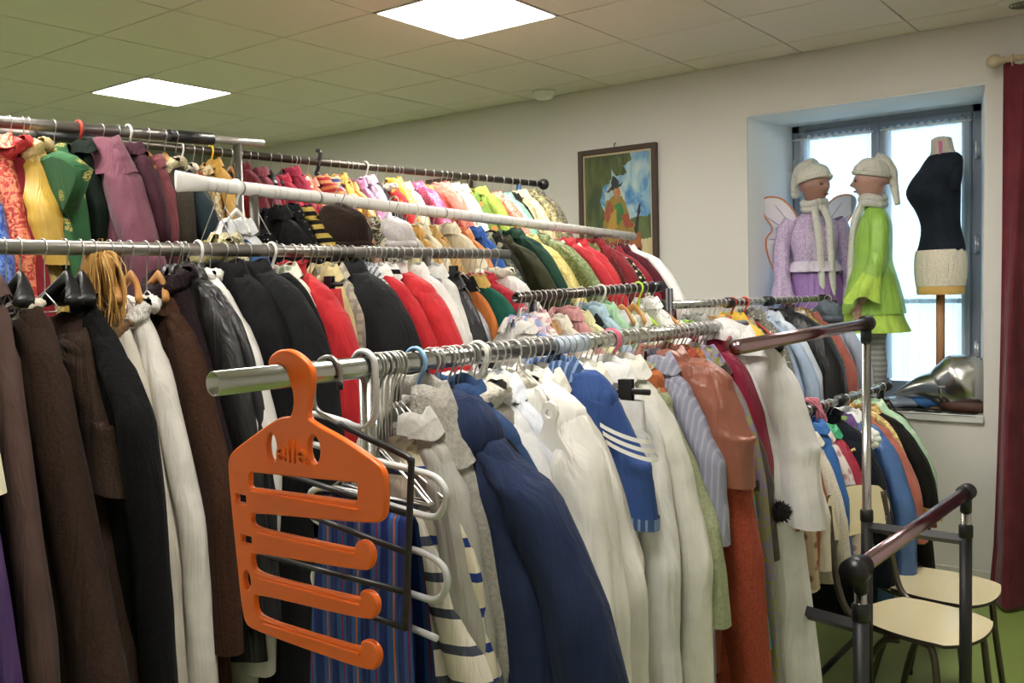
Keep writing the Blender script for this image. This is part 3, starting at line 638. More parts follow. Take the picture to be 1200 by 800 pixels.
# ---- rail A: brown robes, black capes, red jackets
gA = 'robes and capes on the dull grey steel rail'
def A_(u, name, label, col, pat='plain', col2=None, **k): k.setdefault('group', gA); return garment('A', u, name, label, col, pat, col2, **k)
A_(-150, 'dress', 'pale yellow satin dress hanging lowest at the left picture edge', '#d9d2ae', 'satin', prof=COAT, ws=1.1, L=1.3, d=.04, sl=0, collar=None)
A_(-118, 'dress', 'shiny blue satin dress peeking out at the bottom left corner', '#5d7fc0', 'satin', prof=COAT, ws=1.22, L=1.35, d=.03, sl=.45, slv=('#c9b48a', 'brocade', '#7a2018'), collar=None, trim=('#8d2a1c', 'brocade', '#c9a25a'))
A_(-85, 'dress', 'purple and cream costume dress at the left picture edge', '#4b2a68', 'satin', prof=COAT, ws=1.12, L=1.3, d=.03, sl=.4, slv=('#d6cfae', 'satin'), collar=None)
A_(-42, 'jacket', 'dark taupe jacket half cut by the left picture edge', '#3c2c2a', 'plain', prof=COAT, ws=.8, L=1.25, d=.03, sl=.85, hang='suit')
A_(-18, 'jacket', 'taupe brown linen jacket, leftmost whole garment on the steel rail', '#5c463f', 'plain', prof=COAT, ws=.84, L=1.5, d=.03, sl=1.2, yaw=-3, tilt=0, hang='suit')
A_(22, 'robe', 'dark brown fleece monk robe with cream rope at its neck', '#3e2c22', 'wool', prof=[(-.11, .05), (-.15, .09), (-.2, .135), (-.3, .175), (-.49, .24), (-.89, .36), (-1.3, .44)], absol=True, dz=-.06, tilt=0, L=1.6, d=.045, sl=1.3, rx=.085, collar='rope', hang='suit', amp=.8, yaw=-4)
A_(76, 'robe', 'brown fleece monk robe with wide short cut sleeve below black hanger', '#46352a', 'wool', prof=[(-.17, .05), (-.2, .09), (-.27, .14), (-.38, .20), (-.5, .25), (-.92, .37), (-1.3, .44)], absol=True, dz=-.12, tilt=0, L=1.6, d=.05, sl=.30, rx=.085, collar='stand', hang='suit', amp=.8, yaw=2)
A_(94, 'sweater', 'plain black knitted tunic between brown robe and cream robe', '#131315', 'wool', prof=[(-.13, .05), (-.16, .09), (-.21, .15), (-.28, .22), (-.36, .29), (-.5, .31), (-.76, .325), (-1.3, .36)], absol=True, dz=-.08, tilt=0, L=1.4, d=.035, sl=1.0, rx=.06, collar='stand', hang='suit', amp=.6)
A_(128, 'robe', 'cream linen robe with brown rope collar on wooden hanger', '#cfc8b8', 'plain', prof=[(-.16, .04), (-.2, .07), (-.3, .12), (-.45, .17), (-.61, .21), (-.98, .245), (-1.3, .27)], absol=True, dz=-.11, tilt=0, L=1.5, d=.03, sl=1.0, collar='rope', trim=('#8a6846', 'wool', None), hang='wood')
A_(152, 'robe', 'long off-white robe with fluffy white collar on wooden hanger', '#e2ddd2', 'plain', prof=[(-.13, .04), (-.2, .085), (-.3, .14), (-.45, .19), (-.61, .235), (-.98, .265), (-1.3, .29)], absol=True, dz=-.07, tilt=0, L=1.5, d=.03, sl=1.1, collar='fur', trim=('#ece8e0', 'fur', None), hang='wood')
A_(184, 'coat', 'brown fake fur coat with stitched hem beside the orange hanger', '#4b2e1e', 'fur', prof=[(-.13, .04), (-.16, .09), (-.2, .14), (-.3, .20), (-.45, .25), (-.62, .29), (-1.3, .31)], absol=True, dz=-.08, tilt=0, L=1.3, d=.035, sl=.80, rx=.06, hang='wood', amp=.7)
A_(197, 'shawl', 'dark aubergine knitted shawl with ragged fringe', '#2f2024', 'fur', prof=ROBE, ws=1.1, L=.55, d=.03, sl=0, collar='fur', trim=('#33242a', 'fur', None))
A_(207, 'jacket', 'black satin jacket left of the white blouse', '#141416', 'satin', prof=SHIRT, ws=1.12, L=1.0, d=.025, sl=.8)
A_(216, 'jacket', 'second black satin jacket, tucked against the white blouse', '#1b1b1e', 'satin', prof=SHIRT, ws=1.2, L=1.0, d=.02, sl=.8)
A_(232, 'blouse', 'long white blouse with lace yoke on white plastic hanger', '#dfdcd6', 'plain', prof=[(-.055, .05), (-.08, .10), (-.15, .18), (-.23, .25), (-.39, .31), (-.74, .31), (-1.3, .32)], L=1.3, d=.035, sl=.9, rx=.06, collar='ruff', trim=('#e9e5db', 'floral', '#cfcabd'), hang='white', hlabel='white plastic hanger holding the white lace blouse')
A_(262, 'cape', 'black pleated cape with turned collar, left one of the black capes', '#17171a', 'plain', prof=CAPE, ws=1.0, L=1.1, d=.05, sl=0, collar='big', amp=1.4)
A_(290, 'cape', 'large black draped cape above the orange hanger', '#1c1d20', 'plain', prof=CAPE, ws=1.12, L=.62, d=.05, sl=0, collar='big', amp=1.3)
A_(318, 'vest', 'black fake fur vest with green lace edge', '#151917', 'fur', prof=CAPE, ws=.88, L=.75, d=.02, sl=0, collar=None, hang='white')
A_(330, 'blouse', 'white floral lace blouse between black cape and red velvet', '#d9d4c4', 'floral', '#7c8a6c', prof=SHIRT, ws=.95, L=.9, d=.025, sl=.6)
A_(343, 'coat', 'red velvet santa coat hanging behind the chrome post', '#c3141f', 'velvet', prof=SHIRT, ws=1.35, L=.95, d=.045, sl=.75, rx=.07, collar='stand')
A_(362, 'trousers', 'shiny red satin trousers held by a black clip hanger', '#d4141e', 'satin', prof=SLIM, L=.75, d=.04, sl=0, skirt=.13, collar=None, hang='clip', hlabel='black clip hanger holding shiny red satin trousers')
A_(378, 'shirt', 'pale yellow cotton shirt between red satin and black jacket', '#d8c78c', 'plain', L=.7, ws=.82, d=.02, sl=.6)
A_(386, 'shirt', 'grey and beige check shirt with soft folds', '#b9b09c', 'check', '#9a9488', L=.7, ws=.9, d=.02, sl=.6)
A_(402, 'cape', 'charcoal grey cape covering the middle of the steel rail', '#26272a', 'plain', prof=CAPE, ws=1.05, L=.52, d=.06, sl=0, collar='big', amp=1.1)
A_(425, 'vest', 'grey and white pinstriped waistcoat beside the charcoal cape', '#cfd2d6', 'pin', '#6a6f78', prof=SLIM, ws=1.2, L=.6, d=.02, sl=0)
A_(436, 'jacket', 'red majorette jacket with white braid loops', '#c81c28', 'plain', prof=SHIRT, ws=1.22, L=.6, d=.035, sl=.5, rx=.055, trim=('#f0ece4', 'plain', None))
A_(448, 'skirt', 'black and white trimmed skirt under the red majorette jacket', '#e9e6df', 'hstripe', '#1d1d20', prof=SHIRT, ws=.9, L=.75, d=.02, sl=0)
A_(462, 'jacket', 'bright red jacket with white lapel near the rack post', '#cf1a24', 'velvet', prof=SHIRT, ws=1.25, L=.62, d=.045, sl=.5, rx=.065, collar='stand', trim=('#efece6', 'plain', None))
A_(480, 'coat', 'long white coat with red facing right of the rack post', '#e7e4de', 'plain', prof=SHIRT, ws=1.15, L=.9, d=.03, sl=.75)
A_(502, 'blouse', 'crumpled white blouse with pointed shoulder', '#dcdad4', 'plain', prof=SHIRT, ws=.95, L=.5, d=.03, sl=.3)
A_(520, 'jacket', 'black and silver evening jacket beside the green trim', '#1b1b1f', 'satin', prof=SHIRT, ws=.8, L=.7, d=.03, sl=.5, dz=-.04, hang='clip')
A_(532, 'bag', 'crumpled silver grey satin bag hanging low', '#a9adb3', 'satin', prof=SLIM, ws=1.0, L=.5, d=.03, sl=0, dz=-.1, collar=None)
A_(540, 'vest', 'orange vest edged in black beside the green one', '#d1762a', 'plain', prof=SHIRT, ws=.95, L=.55, d=.02, sl=0, dz=-.04, trim=('#1d1d1d', 'plain', None))
A_(549, 'vest', 'dark green vest with gold trim ending the steel rail', '#17614f', 'plain', prof=SHIRT, ws=1.05, L=.6, d=.025, sl=0, dz=-.04, trim=('#c8a34a', 'plain', None))
A_(562, 'jacket', 'crimson wool jacket hanging crooked at the end of the steel rail', '#b3122b', 'velvet', prof=SHIRT, ws=1.35, L=.65, d=.04, sl=.45, rx=.07, dz=-.03)
A_(580, 'blouse', 'white ruffled blouse, last on the steel rail', '#dfddd8', 'plain', prof=SHIRT, ws=1.15, L=.6, d=.04, sl=.4, collar='ruff')
# ---- front rail
gF = 'shirts and jackets on the front chrome rail'
def F_(u, name, label, col, pat='plain', col2=None, **k): k.setdefault('group', gF); return garment('front', u, name, label, col, pat, col2, **k)
F_(468, 'shirt', 'light grey linen shirt nearest the black bar hanger', '#aaa89f', 'plain', prof=SLIM, ws=.92, L=1.0, d=.028, sl=.6, dz=-.035)
F_(459, 'sweater', 'cream sailor sweater with navy stripes at its lower sleeves', '#d9d3c2', 'hstripe', '#4a5160', prof=[(-.055, .04), (-.12, .06), (-.2, .11), (-.3, .16), (-.42, .195), (-.8, .22), (-1.2, .235)], L=1.1, d=.035, sl=.62, rx=.055, dz=-.075, collar='stand', trim=('#d9d3c2', 'plain', None), yaw=0, tilt=0)
F_(463, 'sweater', 'cream sweater with bold blue checks behind the sailor sweater', '#d8d0b6', 'hstripe', '#27408c', prof=SLIM, ws=1.02, L=1.05, d=.02, sl=.6, dz=-.08)
F_(487, 'jacket', 'light grey wool jacket with wide collar near the clustered wire hangers', '#a29e94', 'wool', prof=[(-.055, .04), (-.09, .09), (-.14, .13), (-.22, .165), (-.35, .20), (-.6, .22), (-1.2, .23)], L=1.1, d=.028, sl=.7, collar='big')
F_(505, 'jacket', 'navy blue hooded cotton jacket, widest on the front rail', '#27365a', 'plain', prof=[(-.055, .04), (-.08, .09), (-.11, .145), (-.17, .225), (-.25, .265), (-.34, .30), (-.5, .315), (-.8, .33), (-1.2, .35)], L=1.1, d=.05, sl=.8, rx=.07, collar='hood', hang='wood', amp=1.4)
F_(523, 'coat', 'black wool coat directly behind the navy hooded jacket', '#121214', 'wool', prof=[(-.055, .04), (-.08, .09), (-.12, .15), (-.18, .21), (-.28, .26), (-.4, .30), (-.8, .33), (-1.2, .34)], L=1.15, d=.028, sl=.8, rx=.06, hang='wood', amp=.5)
F_(535, 'jacket', 'blue denim jacket peeking out behind the black coat', '#2c4a76', 'plain', prof=SHIRT, ws=1.13, L=.55, d=.022, sl=.42, rx=.06)
F_(546, 'jacket', 'grey tweed jacket with cream fleece collar high on the front rail', '#8b867c', 'wool', prof=SHIRT, ws=.80, L=.5, d=.045, sl=.35, dz=.01, collar='fur', trim=('#d8d2c2', 'fur', None))
F_(560, 'shirt', 'plain white work shirt beside the grey tweed jacket', '#dcdcdc', 'plain', prof=SHIRT, ws=.98, L=1.1, d=.03, sl=.62, hang='white')
F_(574, 'shirt', 'washed white shirt with faint blue stain on the sleeve', '#d5dae2', 'plain', prof=SHIRT, ws=1.02, L=1.15, d=.028, sl=.68)
F_(590, 'blouse', 'white blouse with embroidered yoke in the middle of the front rail', '#e6e3da', 'plain', prof=[(-.04, .05), (-.06, .11), (-.10, .18), (-.18, .22), (-.3, .25), (-.54, .27), (-1.2, .29)], L=1.1, d=.055, sl=.68, rx=.055, dz=.01, collar='ruff', trim=('#e2dccb', 'floral', '#c9c1ab'), amp=1.5)
F_(612, 'shirt', 'ivory cotton shirt with narrow cuffs behind the embroidered blouse', '#dedbd2', 'plain', prof=SHIRT, ws=1.06, L=1.15, d=.03, sl=.7, trim=('#e4e1d8', 'plain', None))
F_(628, 'shirt', 'cream shirt with one side wrinkled against the sailor blouse', '#d8d5c6', 'plain', prof=SHIRT, ws=1.0, L=1.15, d=.028, sl=.55)
sb = F_(643, 'blouse', 'blue sailor blouse with three white bands on its sleeve', '#33528f', 'plain', prof=[(-.04, .05), (-.06, .11), (-.11, .15), (-.17, .18), (-.24, .21), (-.32, .225), (-.6, .23)], L=.42, d=.03, sl=.25, rx=.05, dz=.015, trim=('#3b557f', 'pin', '#7790b4'))
F_(660, 'shirt', 'white cotton shirt right behind the blue sailor blouse', '#dcdbd8', 'plain', prof=SHIRT, ws=.98, L=1.15, d=.032, sl=.68)
F_(676, 'shirt', 'cream buttoned shirt on the front rail, left of the clip hanger', '#dbd7c7', 'plain', prof=SHIRT, ws=.88, L=1.15, d=.03, sl=.7)
F_(690, 'trousers', 'white trousers held by the black clip hanger', '#dddcdc', 'plain', L=1.1, d=.035, sl=0, skirt=.13, collar=None, hang='clip', hlabel='black clip hanger holding white trousers on the front rail')
F_(706, 'shirt', 'white tunic shirt with long loose sleeves right of the clip hanger', '#e2e1de', 'plain', prof=SHIRT, ws=.84, L=1.2, d=.035, sl=.72)
F_(722, 'shirt', 'ivory tunic pressed against the sage green jacket', '#d8d6cb', 'plain', prof=SHIRT, ws=.80, L=1.2, d=.035, sl=.72)
F_(742, 'jacket', 'sage green wool jacket with broad sleeve', '#9fa680', 'wool', prof=[(-.055, .05), (-.09, .09), (-.14, .12), (-.2, .165), (-.3, .205), (-.43, .245), (-.55, .26), (-1.1, .26)], L=.75, d=.045, sl=.45, rx=.075, hang='wood', amp=.6, collar='stand')
F_(760, 'shirt', 'lavender grey linen shirt with rolled sleeve', '#8e8fa3', 'pin', '#a2a3b4', prof=SHIRT, ws=.95, L=.8, d=.03, sl=.33)
F_(772, 'jacket', 'terracotta leather jacket with short wide sleeve', '#96553f', 'leather', prof=[(-.04, .06), (-.06, .12), (-.09, .17), (-.14, .205), (-.22, .235), (-.4, .25), (-1, .25)], L=.75, d=.05, sl=.22, rx=.06, dz=.01, hang='wood')
F_(784, 'coat', 'rust red wool coat reaching the lower picture edge', '#9c4027', 'wool', prof=SHIRT, ws=.86, L=1.2, d=.045, sl=.75, rx=.055)
F_(795, 'jacket', 'orange brown suede jacket behind the terracotta one', '#b06a2b', 'wool', prof=SHIRT, ws=.9, L=.6, d=.03, sl=.4)
F_(806, 'scarf', 'bright turquoise silk scarf hanging between coats', '#2fb3b0', 'satin', prof=SLIM, ws=.86, L=.75, d=.012, sl=0, collar=None)
F_(811, 'dress', 'lilac and olive patterned dress between coats on the front rail', '#8a78a8', 'brocade', '#8f8f3e', prof=SHIRT, ws=.78, L=1.0, d=.015, sl=0)
F_(818, 'jacket', 'dark brown leather jacket with stand collar', '#46352a', 'leather', prof=SHIRT, ws=.78, L=.7, d=.035, sl=.42, hang='suit')
F_(832, 'cape', 'magenta velvet cape peeking out under the white smock', '#98123c', 'velvet', prof=CAPE, ws=.60, L=.36, d=.05, sl=0, dz=.01, collar='stand')
F_(845, 'dress', 'brown and gold brocade dress hanging behind the white smock', '#7c3a1c', 'brocade', '#c0843c', prof=SHIRT, ws=.72, L=1.0, d=.03, sl=.4)
# ---- rail G: pierrot costume and neighbours
gG = 'costumes on the tall rail of the double rack'
pie = g('front', 848, 'smock', 'long white pierrot smock with black pompoms at the far end of the front rail', '#e4e2e0', 'plain', prof=[(-.02, .05), (-.04, .085), (-.08, .12), (-.15, .165), (-.3, .20), (-.47, .225), (-.9, .27), (-1.3, .30)], L=1.4, ws=1.18, d=.08, sl=.40, rx=.06, group=gF, hang=None, collar='big', dz=.03, amp=1.6, yaw=0, tilt=0, trim=None)
G = []
for a in np.linspace(-1.0, 1.0, 44):
    row = []
    for b in np.linspace(0, 1, 16):
        row.append((.01+(.085+.05*b)*a, -.02-.05*b-.012*math.sin(a*9+3*b)*b, .028-.05*abs(a)**1.6-.06*b*(1+.25*math.sin(a*4))))
    G.append(row)
MB().grid(G).build('cape_collar', cloth('#e4e2e0'), pie)
pm = plain('#0d0d0f', .9, 0, 'pompom_wool', 1, 300)
def pompom(par, c, R, name='pompom', mat=pm, n=260):
    m = MB(); m.ell(c, (R*.72,)*3, 14, 10); r = np.random.default_rng(5)
    for _ in range(n):
        v = r.normal(size=3); v /= np.linalg.norm(v); a = np.cross(v, r.normal(size=3)); a /= np.linalg.norm(a); b = np.cross(v, a); c_ = np.array(c); k = R*r.uniform(.85, 1.08); w = R*.07
        m.add([c_+v*R*.5+a*w, c_+v*R*.5-a*w*.5+b*w, c_+v*R*.5-a*w*.5-b*w, c_+v*k], [(0, 1, 3), (1, 2, 3), (2, 0, 3)])
    return m.build(name, mat, par, False)
pompom(pie, (.195, -.125, -.432), .032); pompom(pie, (-.005, -.135, -.885), .032)
# ---- T1, far left top
gT = 'bright costumes on the high rail at far left'
def T_(u, name, label, col, pat='plain', col2=None, **k): k.setdefault('group', gT); return garment('T1', u, name, label, col, pat, col2, **k)
T_(-30, 'dress', 'shiny royal blue costume at the upper left picture edge', '#1f4fb4', 'glitter', '#6a93e0', prof=SHIRT, ws=.85, L=.9, d=.03, sl=.4, dz=-.1)
T_(-5, 'dress', 'glittering red dress with foil pattern at the upper left', '#b3231a', 'glitter', '#e8845a', prof=COAT, ws=.66, L=.95, d=.035, sl=.5)
T_(10, 'dress', 'dark crimson velvet dress with black bow behind the red glitter', '#8c1020', 'velvet', prof=COAT, ws=.55, L=.95, d=.03, sl=0, collar='scarf', trim=('#d01a20', 'satin', None))
T_(32, 'dress', 'golden yellow brocade dress with glitter bodice', '#c8a032', 'brocade', '#e6cf7a', prof=[(-.055, .04), (-.12, .08), (-.2, .11), (-.3, .14), (-.45, .16), (-.9, .2)], L=1.0, d=.045, sl=.3, slv=('#d3a828', 'satin'), rx=.045, collar='scarf', trim=('#d9b978', 'satin', None))
gc = T_(62, 'cape', 'green cape with golden sunbursts and a large bow', '#35683f', 'sunburst', '#c9b65a', prof=[(-.03, .02), (-.08, .04), (-.15, .09), (-.25, .12), (-.45, .15), (-.9, .19)], L=1.0, d=.05, sl=0, collar=None, amp=1.4, dz=.01)
gm = cloth('#35683f', 'sunburst', '#c9b65a')
for pts, y in (([(-.01, .01), (.06, .035), (.15, .045), (.21, .03), (.27, -.005), (.22, -.05), (.155, -.10), (.08, -.075), (-.01, -.03)], -.075), ([(.01, .01), (-.05, .03), (-.10, .02), (-.15, -.03), (-.11, -.08), (-.04, -.06), (.01, -.03)], -.07)):
    o = shape('bow_loop', gm, [[(x, z-.15) for x, z in pts]], .012, gc, .014); o.location = (0, y, 0); o.rotation_euler = (.15, 0, 0)
for pts, y in (([(-.02, 0), (.03, .0), (.045, -.12), (.05, -.3), (.075, -.55), (-.03, -.57), (-.04, -.3), (-.03, -.12)], -.07), ([(.0, 0), (.05, .0), (.12, -.10), (.17, -.22), (.20, -.36), (.18, -.5), (.10, -.52), (.10, -.32), (.05, -.16)], -.06)):
    o = shape('bow_tail', gm, [[(x, z-.16) for x, z in pts]], .008, gc, .012); o.location = (0, y, 0); o.rotation_euler = (.06, 0, 0)
MB().ell((.0, -.088, -.165), (.028, .02, .035), 14, 10, lambda v: 1+.1*math.sin(9*v[2])).build('bow_knot', gm, gc)
T_(92, 'dress', 'black lined dress hidden between green cape and mauve coat', '#16261c', 'plain', prof=SLIM, ws=.62, L=.9, d=.03, sl=.3, hang='redp')  # dark dress stands in for the shaded hollow between cape and coat
T_(118, 'coat', 'mauve velvet coat with open collar', '#7c4858', 'velvet', prof=[(-.04, .05), (-.07, .09), (-.12, .12), (-.16, .145), (-.28, .18), (-.43, .22), (-.9, .26)], L=1.1, d=.055, sl=.55, rx=.065, collar='big', amp=.9)
T_(150, 'dress', 'plum velvet dress right of the mauve coat', '#4a2230', 'velvet', prof=SLIM, ws=1.0, L=1.0, d=.03, sl=.4, hang='white')
T_(172, 'coat', 'dusty rose coat on a broad wooden hanger', '#85434a', 'velvet', prof=SLIM, ws=1.0, L=1.0, d=.04, sl=.55, hang='wood', dz=-.03)
T_(192, 'coat', 'dark coat with mottled fur sleeve and cream fur collar', '#31302c', 'fur', prof=SLIM, ws=1.0, L=1.0, d=.04, sl=.5, collar='fur', trim=('#bdb08a', 'fur', None), hang='wood', slv=('#4a4238', 'fur'))
T_(205, 'jacket', 'faded teal denim jacket hanging before the blue grey post', '#27383f', 'plain', prof=SLIM, ws=1.05, L=.9, d=.035, sl=.5, dz=-.08)
# raffia bundle on rail A
P = on('A', 118); rw = empty('raffia_wig', tuple(P), head('A'), 'straw coloured raffia wig hanging from the steel rail by the wooden hanger', 'wig', None)
m = MB(); r = np.random.default_rng(3)
for k in range(170):
    a = r.uniform(0, 6.28); s_ = r.uniform(.3, 1); x1 = .075*math.cos(a)*s_; y1 = .03*math.sin(a); ln = r.uniform(.12, .24)
    m.tube(smooth_curve([(.01*r.normal(), .004*r.normal(), -.015), (x1*.7, y1, -.03+r.uniform(-.01, .02)), (x1*1.1+.01*r.normal(), y1*1.3, -ln*.5), (x1*.9+.02*r.normal(), y1+.01*r.normal(), -ln)], 3), .0016, 4)
o = m.build('straw_strands', plain('#b98d4a', .7, 0, 'raffia'), rw); o['kind'] = 'stuff'
MB().ell((0, 0, -.04), (.05, .025, .035), 12, 8).build('wig_cap', plain('#a47a3a', .8), rw)
MB().tube([(.0, 0, -.01), (.012, 0, .022), (-.012, 0, .022), (-.0, 0, -.01)], .0015, 5).build('hanging_loop', plain('#a47a3a', .8), rw)
BY = {}
for u, nm, lab, col, pat, c2, kw in [
    (212, 'jacket', 'grey green jacket with cream collar left of taped rail end', '#4c5550', 'plain', None, {'collar': 'scarf', 'hang': 'white'}),
    (226, 'dress', 'orange red wool dress near the taped rail end', '#a5412e', 'plain', None, {'hang': 'wood'}),
    (236, 'jacket', 'gold and copper brocade jacket on a wooden hanger', '#a8814a', 'brocade', '#d9c79a', {'hang': 'wood'}),
    (247, 'dress', 'mustard yellow satin dress on a yellow plastic hanger', '#c8962e', 'satin', None, {'hang': 'yellow'}),
    (258, 'cape', 'navy cloak beside the mustard dress', '#233150', 'plain', None, {'hang': 'wood'}),
    (270, 'coat', 'deep red coat on an orange wooden hanger', '#9c1c24', 'velvet', None, {'hang': 'wood', 'ws': 1.1}),
    (282, 'coat', 'maroon velvet coat with rounded shoulder', '#6e1526', 'velvet', None, {'ws': 1.25}),
    (300, 'dress', 'dull pink dress behind the maroon coat', '#8a4450', 'plain', None, {}),
    (316, 'coat', 'crimson robe under a dark plastic hanger', '#9c1633', 'velvet', None, {'hang': 'suit', 'ws': 1.15, 'dz': -0.05}),
    (328, 'coat', 'cherry red robe second from the dark plastic hanger', '#b31a3a', 'velvet', None, {'ws': 1.2, 'hang': 'suit', 'dz': -0.03}),
    (340, 'dress', 'raspberry dress with gathered shoulder', '#a52a48', 'plain', None, {'ws': 1.2}),
    (350, 'shirt', 'red and white striped shirt on the bronze rail', '#c8504a', 'vstripe', '#e0cfc0', {'ws': 1.15}),
    (360, 'vest', 'salmon pink vest on a wooden hanger', '#d08a72', 'plain', None, {'hang': 'wood', 'ws': 1.1}),
    (372, 'jacket', 'jacket of broad orange, red and blue stripes', '#cf8a52', 'zstripe', '#b03038', {'ws': 1.3}),
    (386, 'shirt', 'striped shirt in sand, blue and rust', '#cdb489', 'zstripe', '#4a5590', {'ws': 1.1}),
    (396, 'blouse', 'yellow blouse with red flowers', '#d0b04a', 'floral', '#a8352a', {'ws': 1.1}),
    (406, 'dress', 'ochre dress on a golden wooden hanger', '#c6902c', 'satin', None, {'hang': 'wood', 'ws': 1.15}),
    (418, 'dress', 'violet pink satin dress with slanting shoulder', '#a0628c', 'satin', None, {'ws': 1.2}),
    (428, 'dress', 'pale lilac dress beside the violet one', '#c9b2c6', 'plain', None, {'hang': 'white', 'ws': 1.1}),
    (440, 'vest', 'dark grey vest on black plastic hanger, middle of the bronze rail', '#3c3c3e', 'plain', None, {'hang': 'suit', 'ws': 1.15}),
    (450, 'dress', 'red ruffled flamenco dress', '#c02a2a', 'floral', '#e2a23a', {'ws': 1.1, 'collar': 'ruff'}),
    (460, 'jacket', 'bright yellow satin jacket with puffed sleeve', '#d9b51e', 'satin', None, {'ws': 1.2}),
    (470, 'dress', 'cream dress with faded flower print', '#d2c8a8', 'floral', '#a39a6c', {'ws': 1.1}),
    (484, 'dress', 'hot pink sequin dress, brightest pink on the bronze rail', '#c02a66', 'glitter', '#e86a9c', {'ws': 1.4}),
    (496, 'dress', 'orange blouse beside the hot pink sequins', '#d08a4a', 'plain', None, {'ws': 1.1, 'hang': 'wood'}),
    (506, 'dress', 'salmon dress with wide shoulder', '#cf6a58', 'plain', None, {'ws': 1.3}),
    (516, 'dress', 'coral pink dress with long bodice', '#c9705c', 'satin', None, {'ws': 1.25}),
    (528, 'shirt', 'pale green and white striped shirt', '#cfd2b4', 'vstripe', '#e8e4d2', {'ws': 1.1}),
    (538, 'blouse', 'white lace blouse before the coral dress', '#dcd8c8', 'floral', '#b9b49c', {'ws': 1.1}),
    (548, 'dress', 'leaf green dress with orange petals', '#5c7a2c', 'floral', '#c8642a', {'ws': 1.0, 'hang': 'wood'}),
    (558, 'jacket', 'lime green jacket with pointed shoulder', '#8fa83a', 'plain', None, {'ws': 1.25}),
    (568, 'dress', 'apricot dress on wooden hanger behind the lime jacket', '#d99a4c', 'plain', None, {'hang': 'wood', 'ws': 1.0}),
    (576, 'jacket', 'salmon red jacket with embroidered front', '#c8604e', 'brocade', '#d99a7c', {'ws': 1.3}),
    (588, 'vest', 'mint green vest with white shawl', '#7fb89c', 'satin', None, {'ws': 1.1}),
    (598, 'coat', 'black and brown coat near the end of the bronze rail', '#2b2622', 'plain', None, {'ws': 1.1, 'hang': 'suit'}),
    (607, 'jacket', 'cream gold damask jacket on the bronze rail', '#c9b980', 'damask', '#e2d8ae', {'ws': 1.2}),
    (617, 'coat', 'gold and black brocade coat at the end of the bronze rail', '#b0a468', 'brocade', '#4a4a34', {'ws': 1.35}),
    (627, 'coat', 'dark grey brocade coat, last on the bronze rail', '#4a4640', 'brocade', '#8a8468', {'ws': 1.4}),
]:
    kw = dict(kw); kw.setdefault('L', 0.7); kw.setdefault('sl', .42); kw.setdefault('d', .03)
    if kw.get('prof') == 'CAPE': kw['prof'] = CAPE
    ob = g('T2', u, nm, lab, col, pat, c2, group='costumes on the highest bronze rail at the back', **kw)
    BY[('T2', u)] = ob
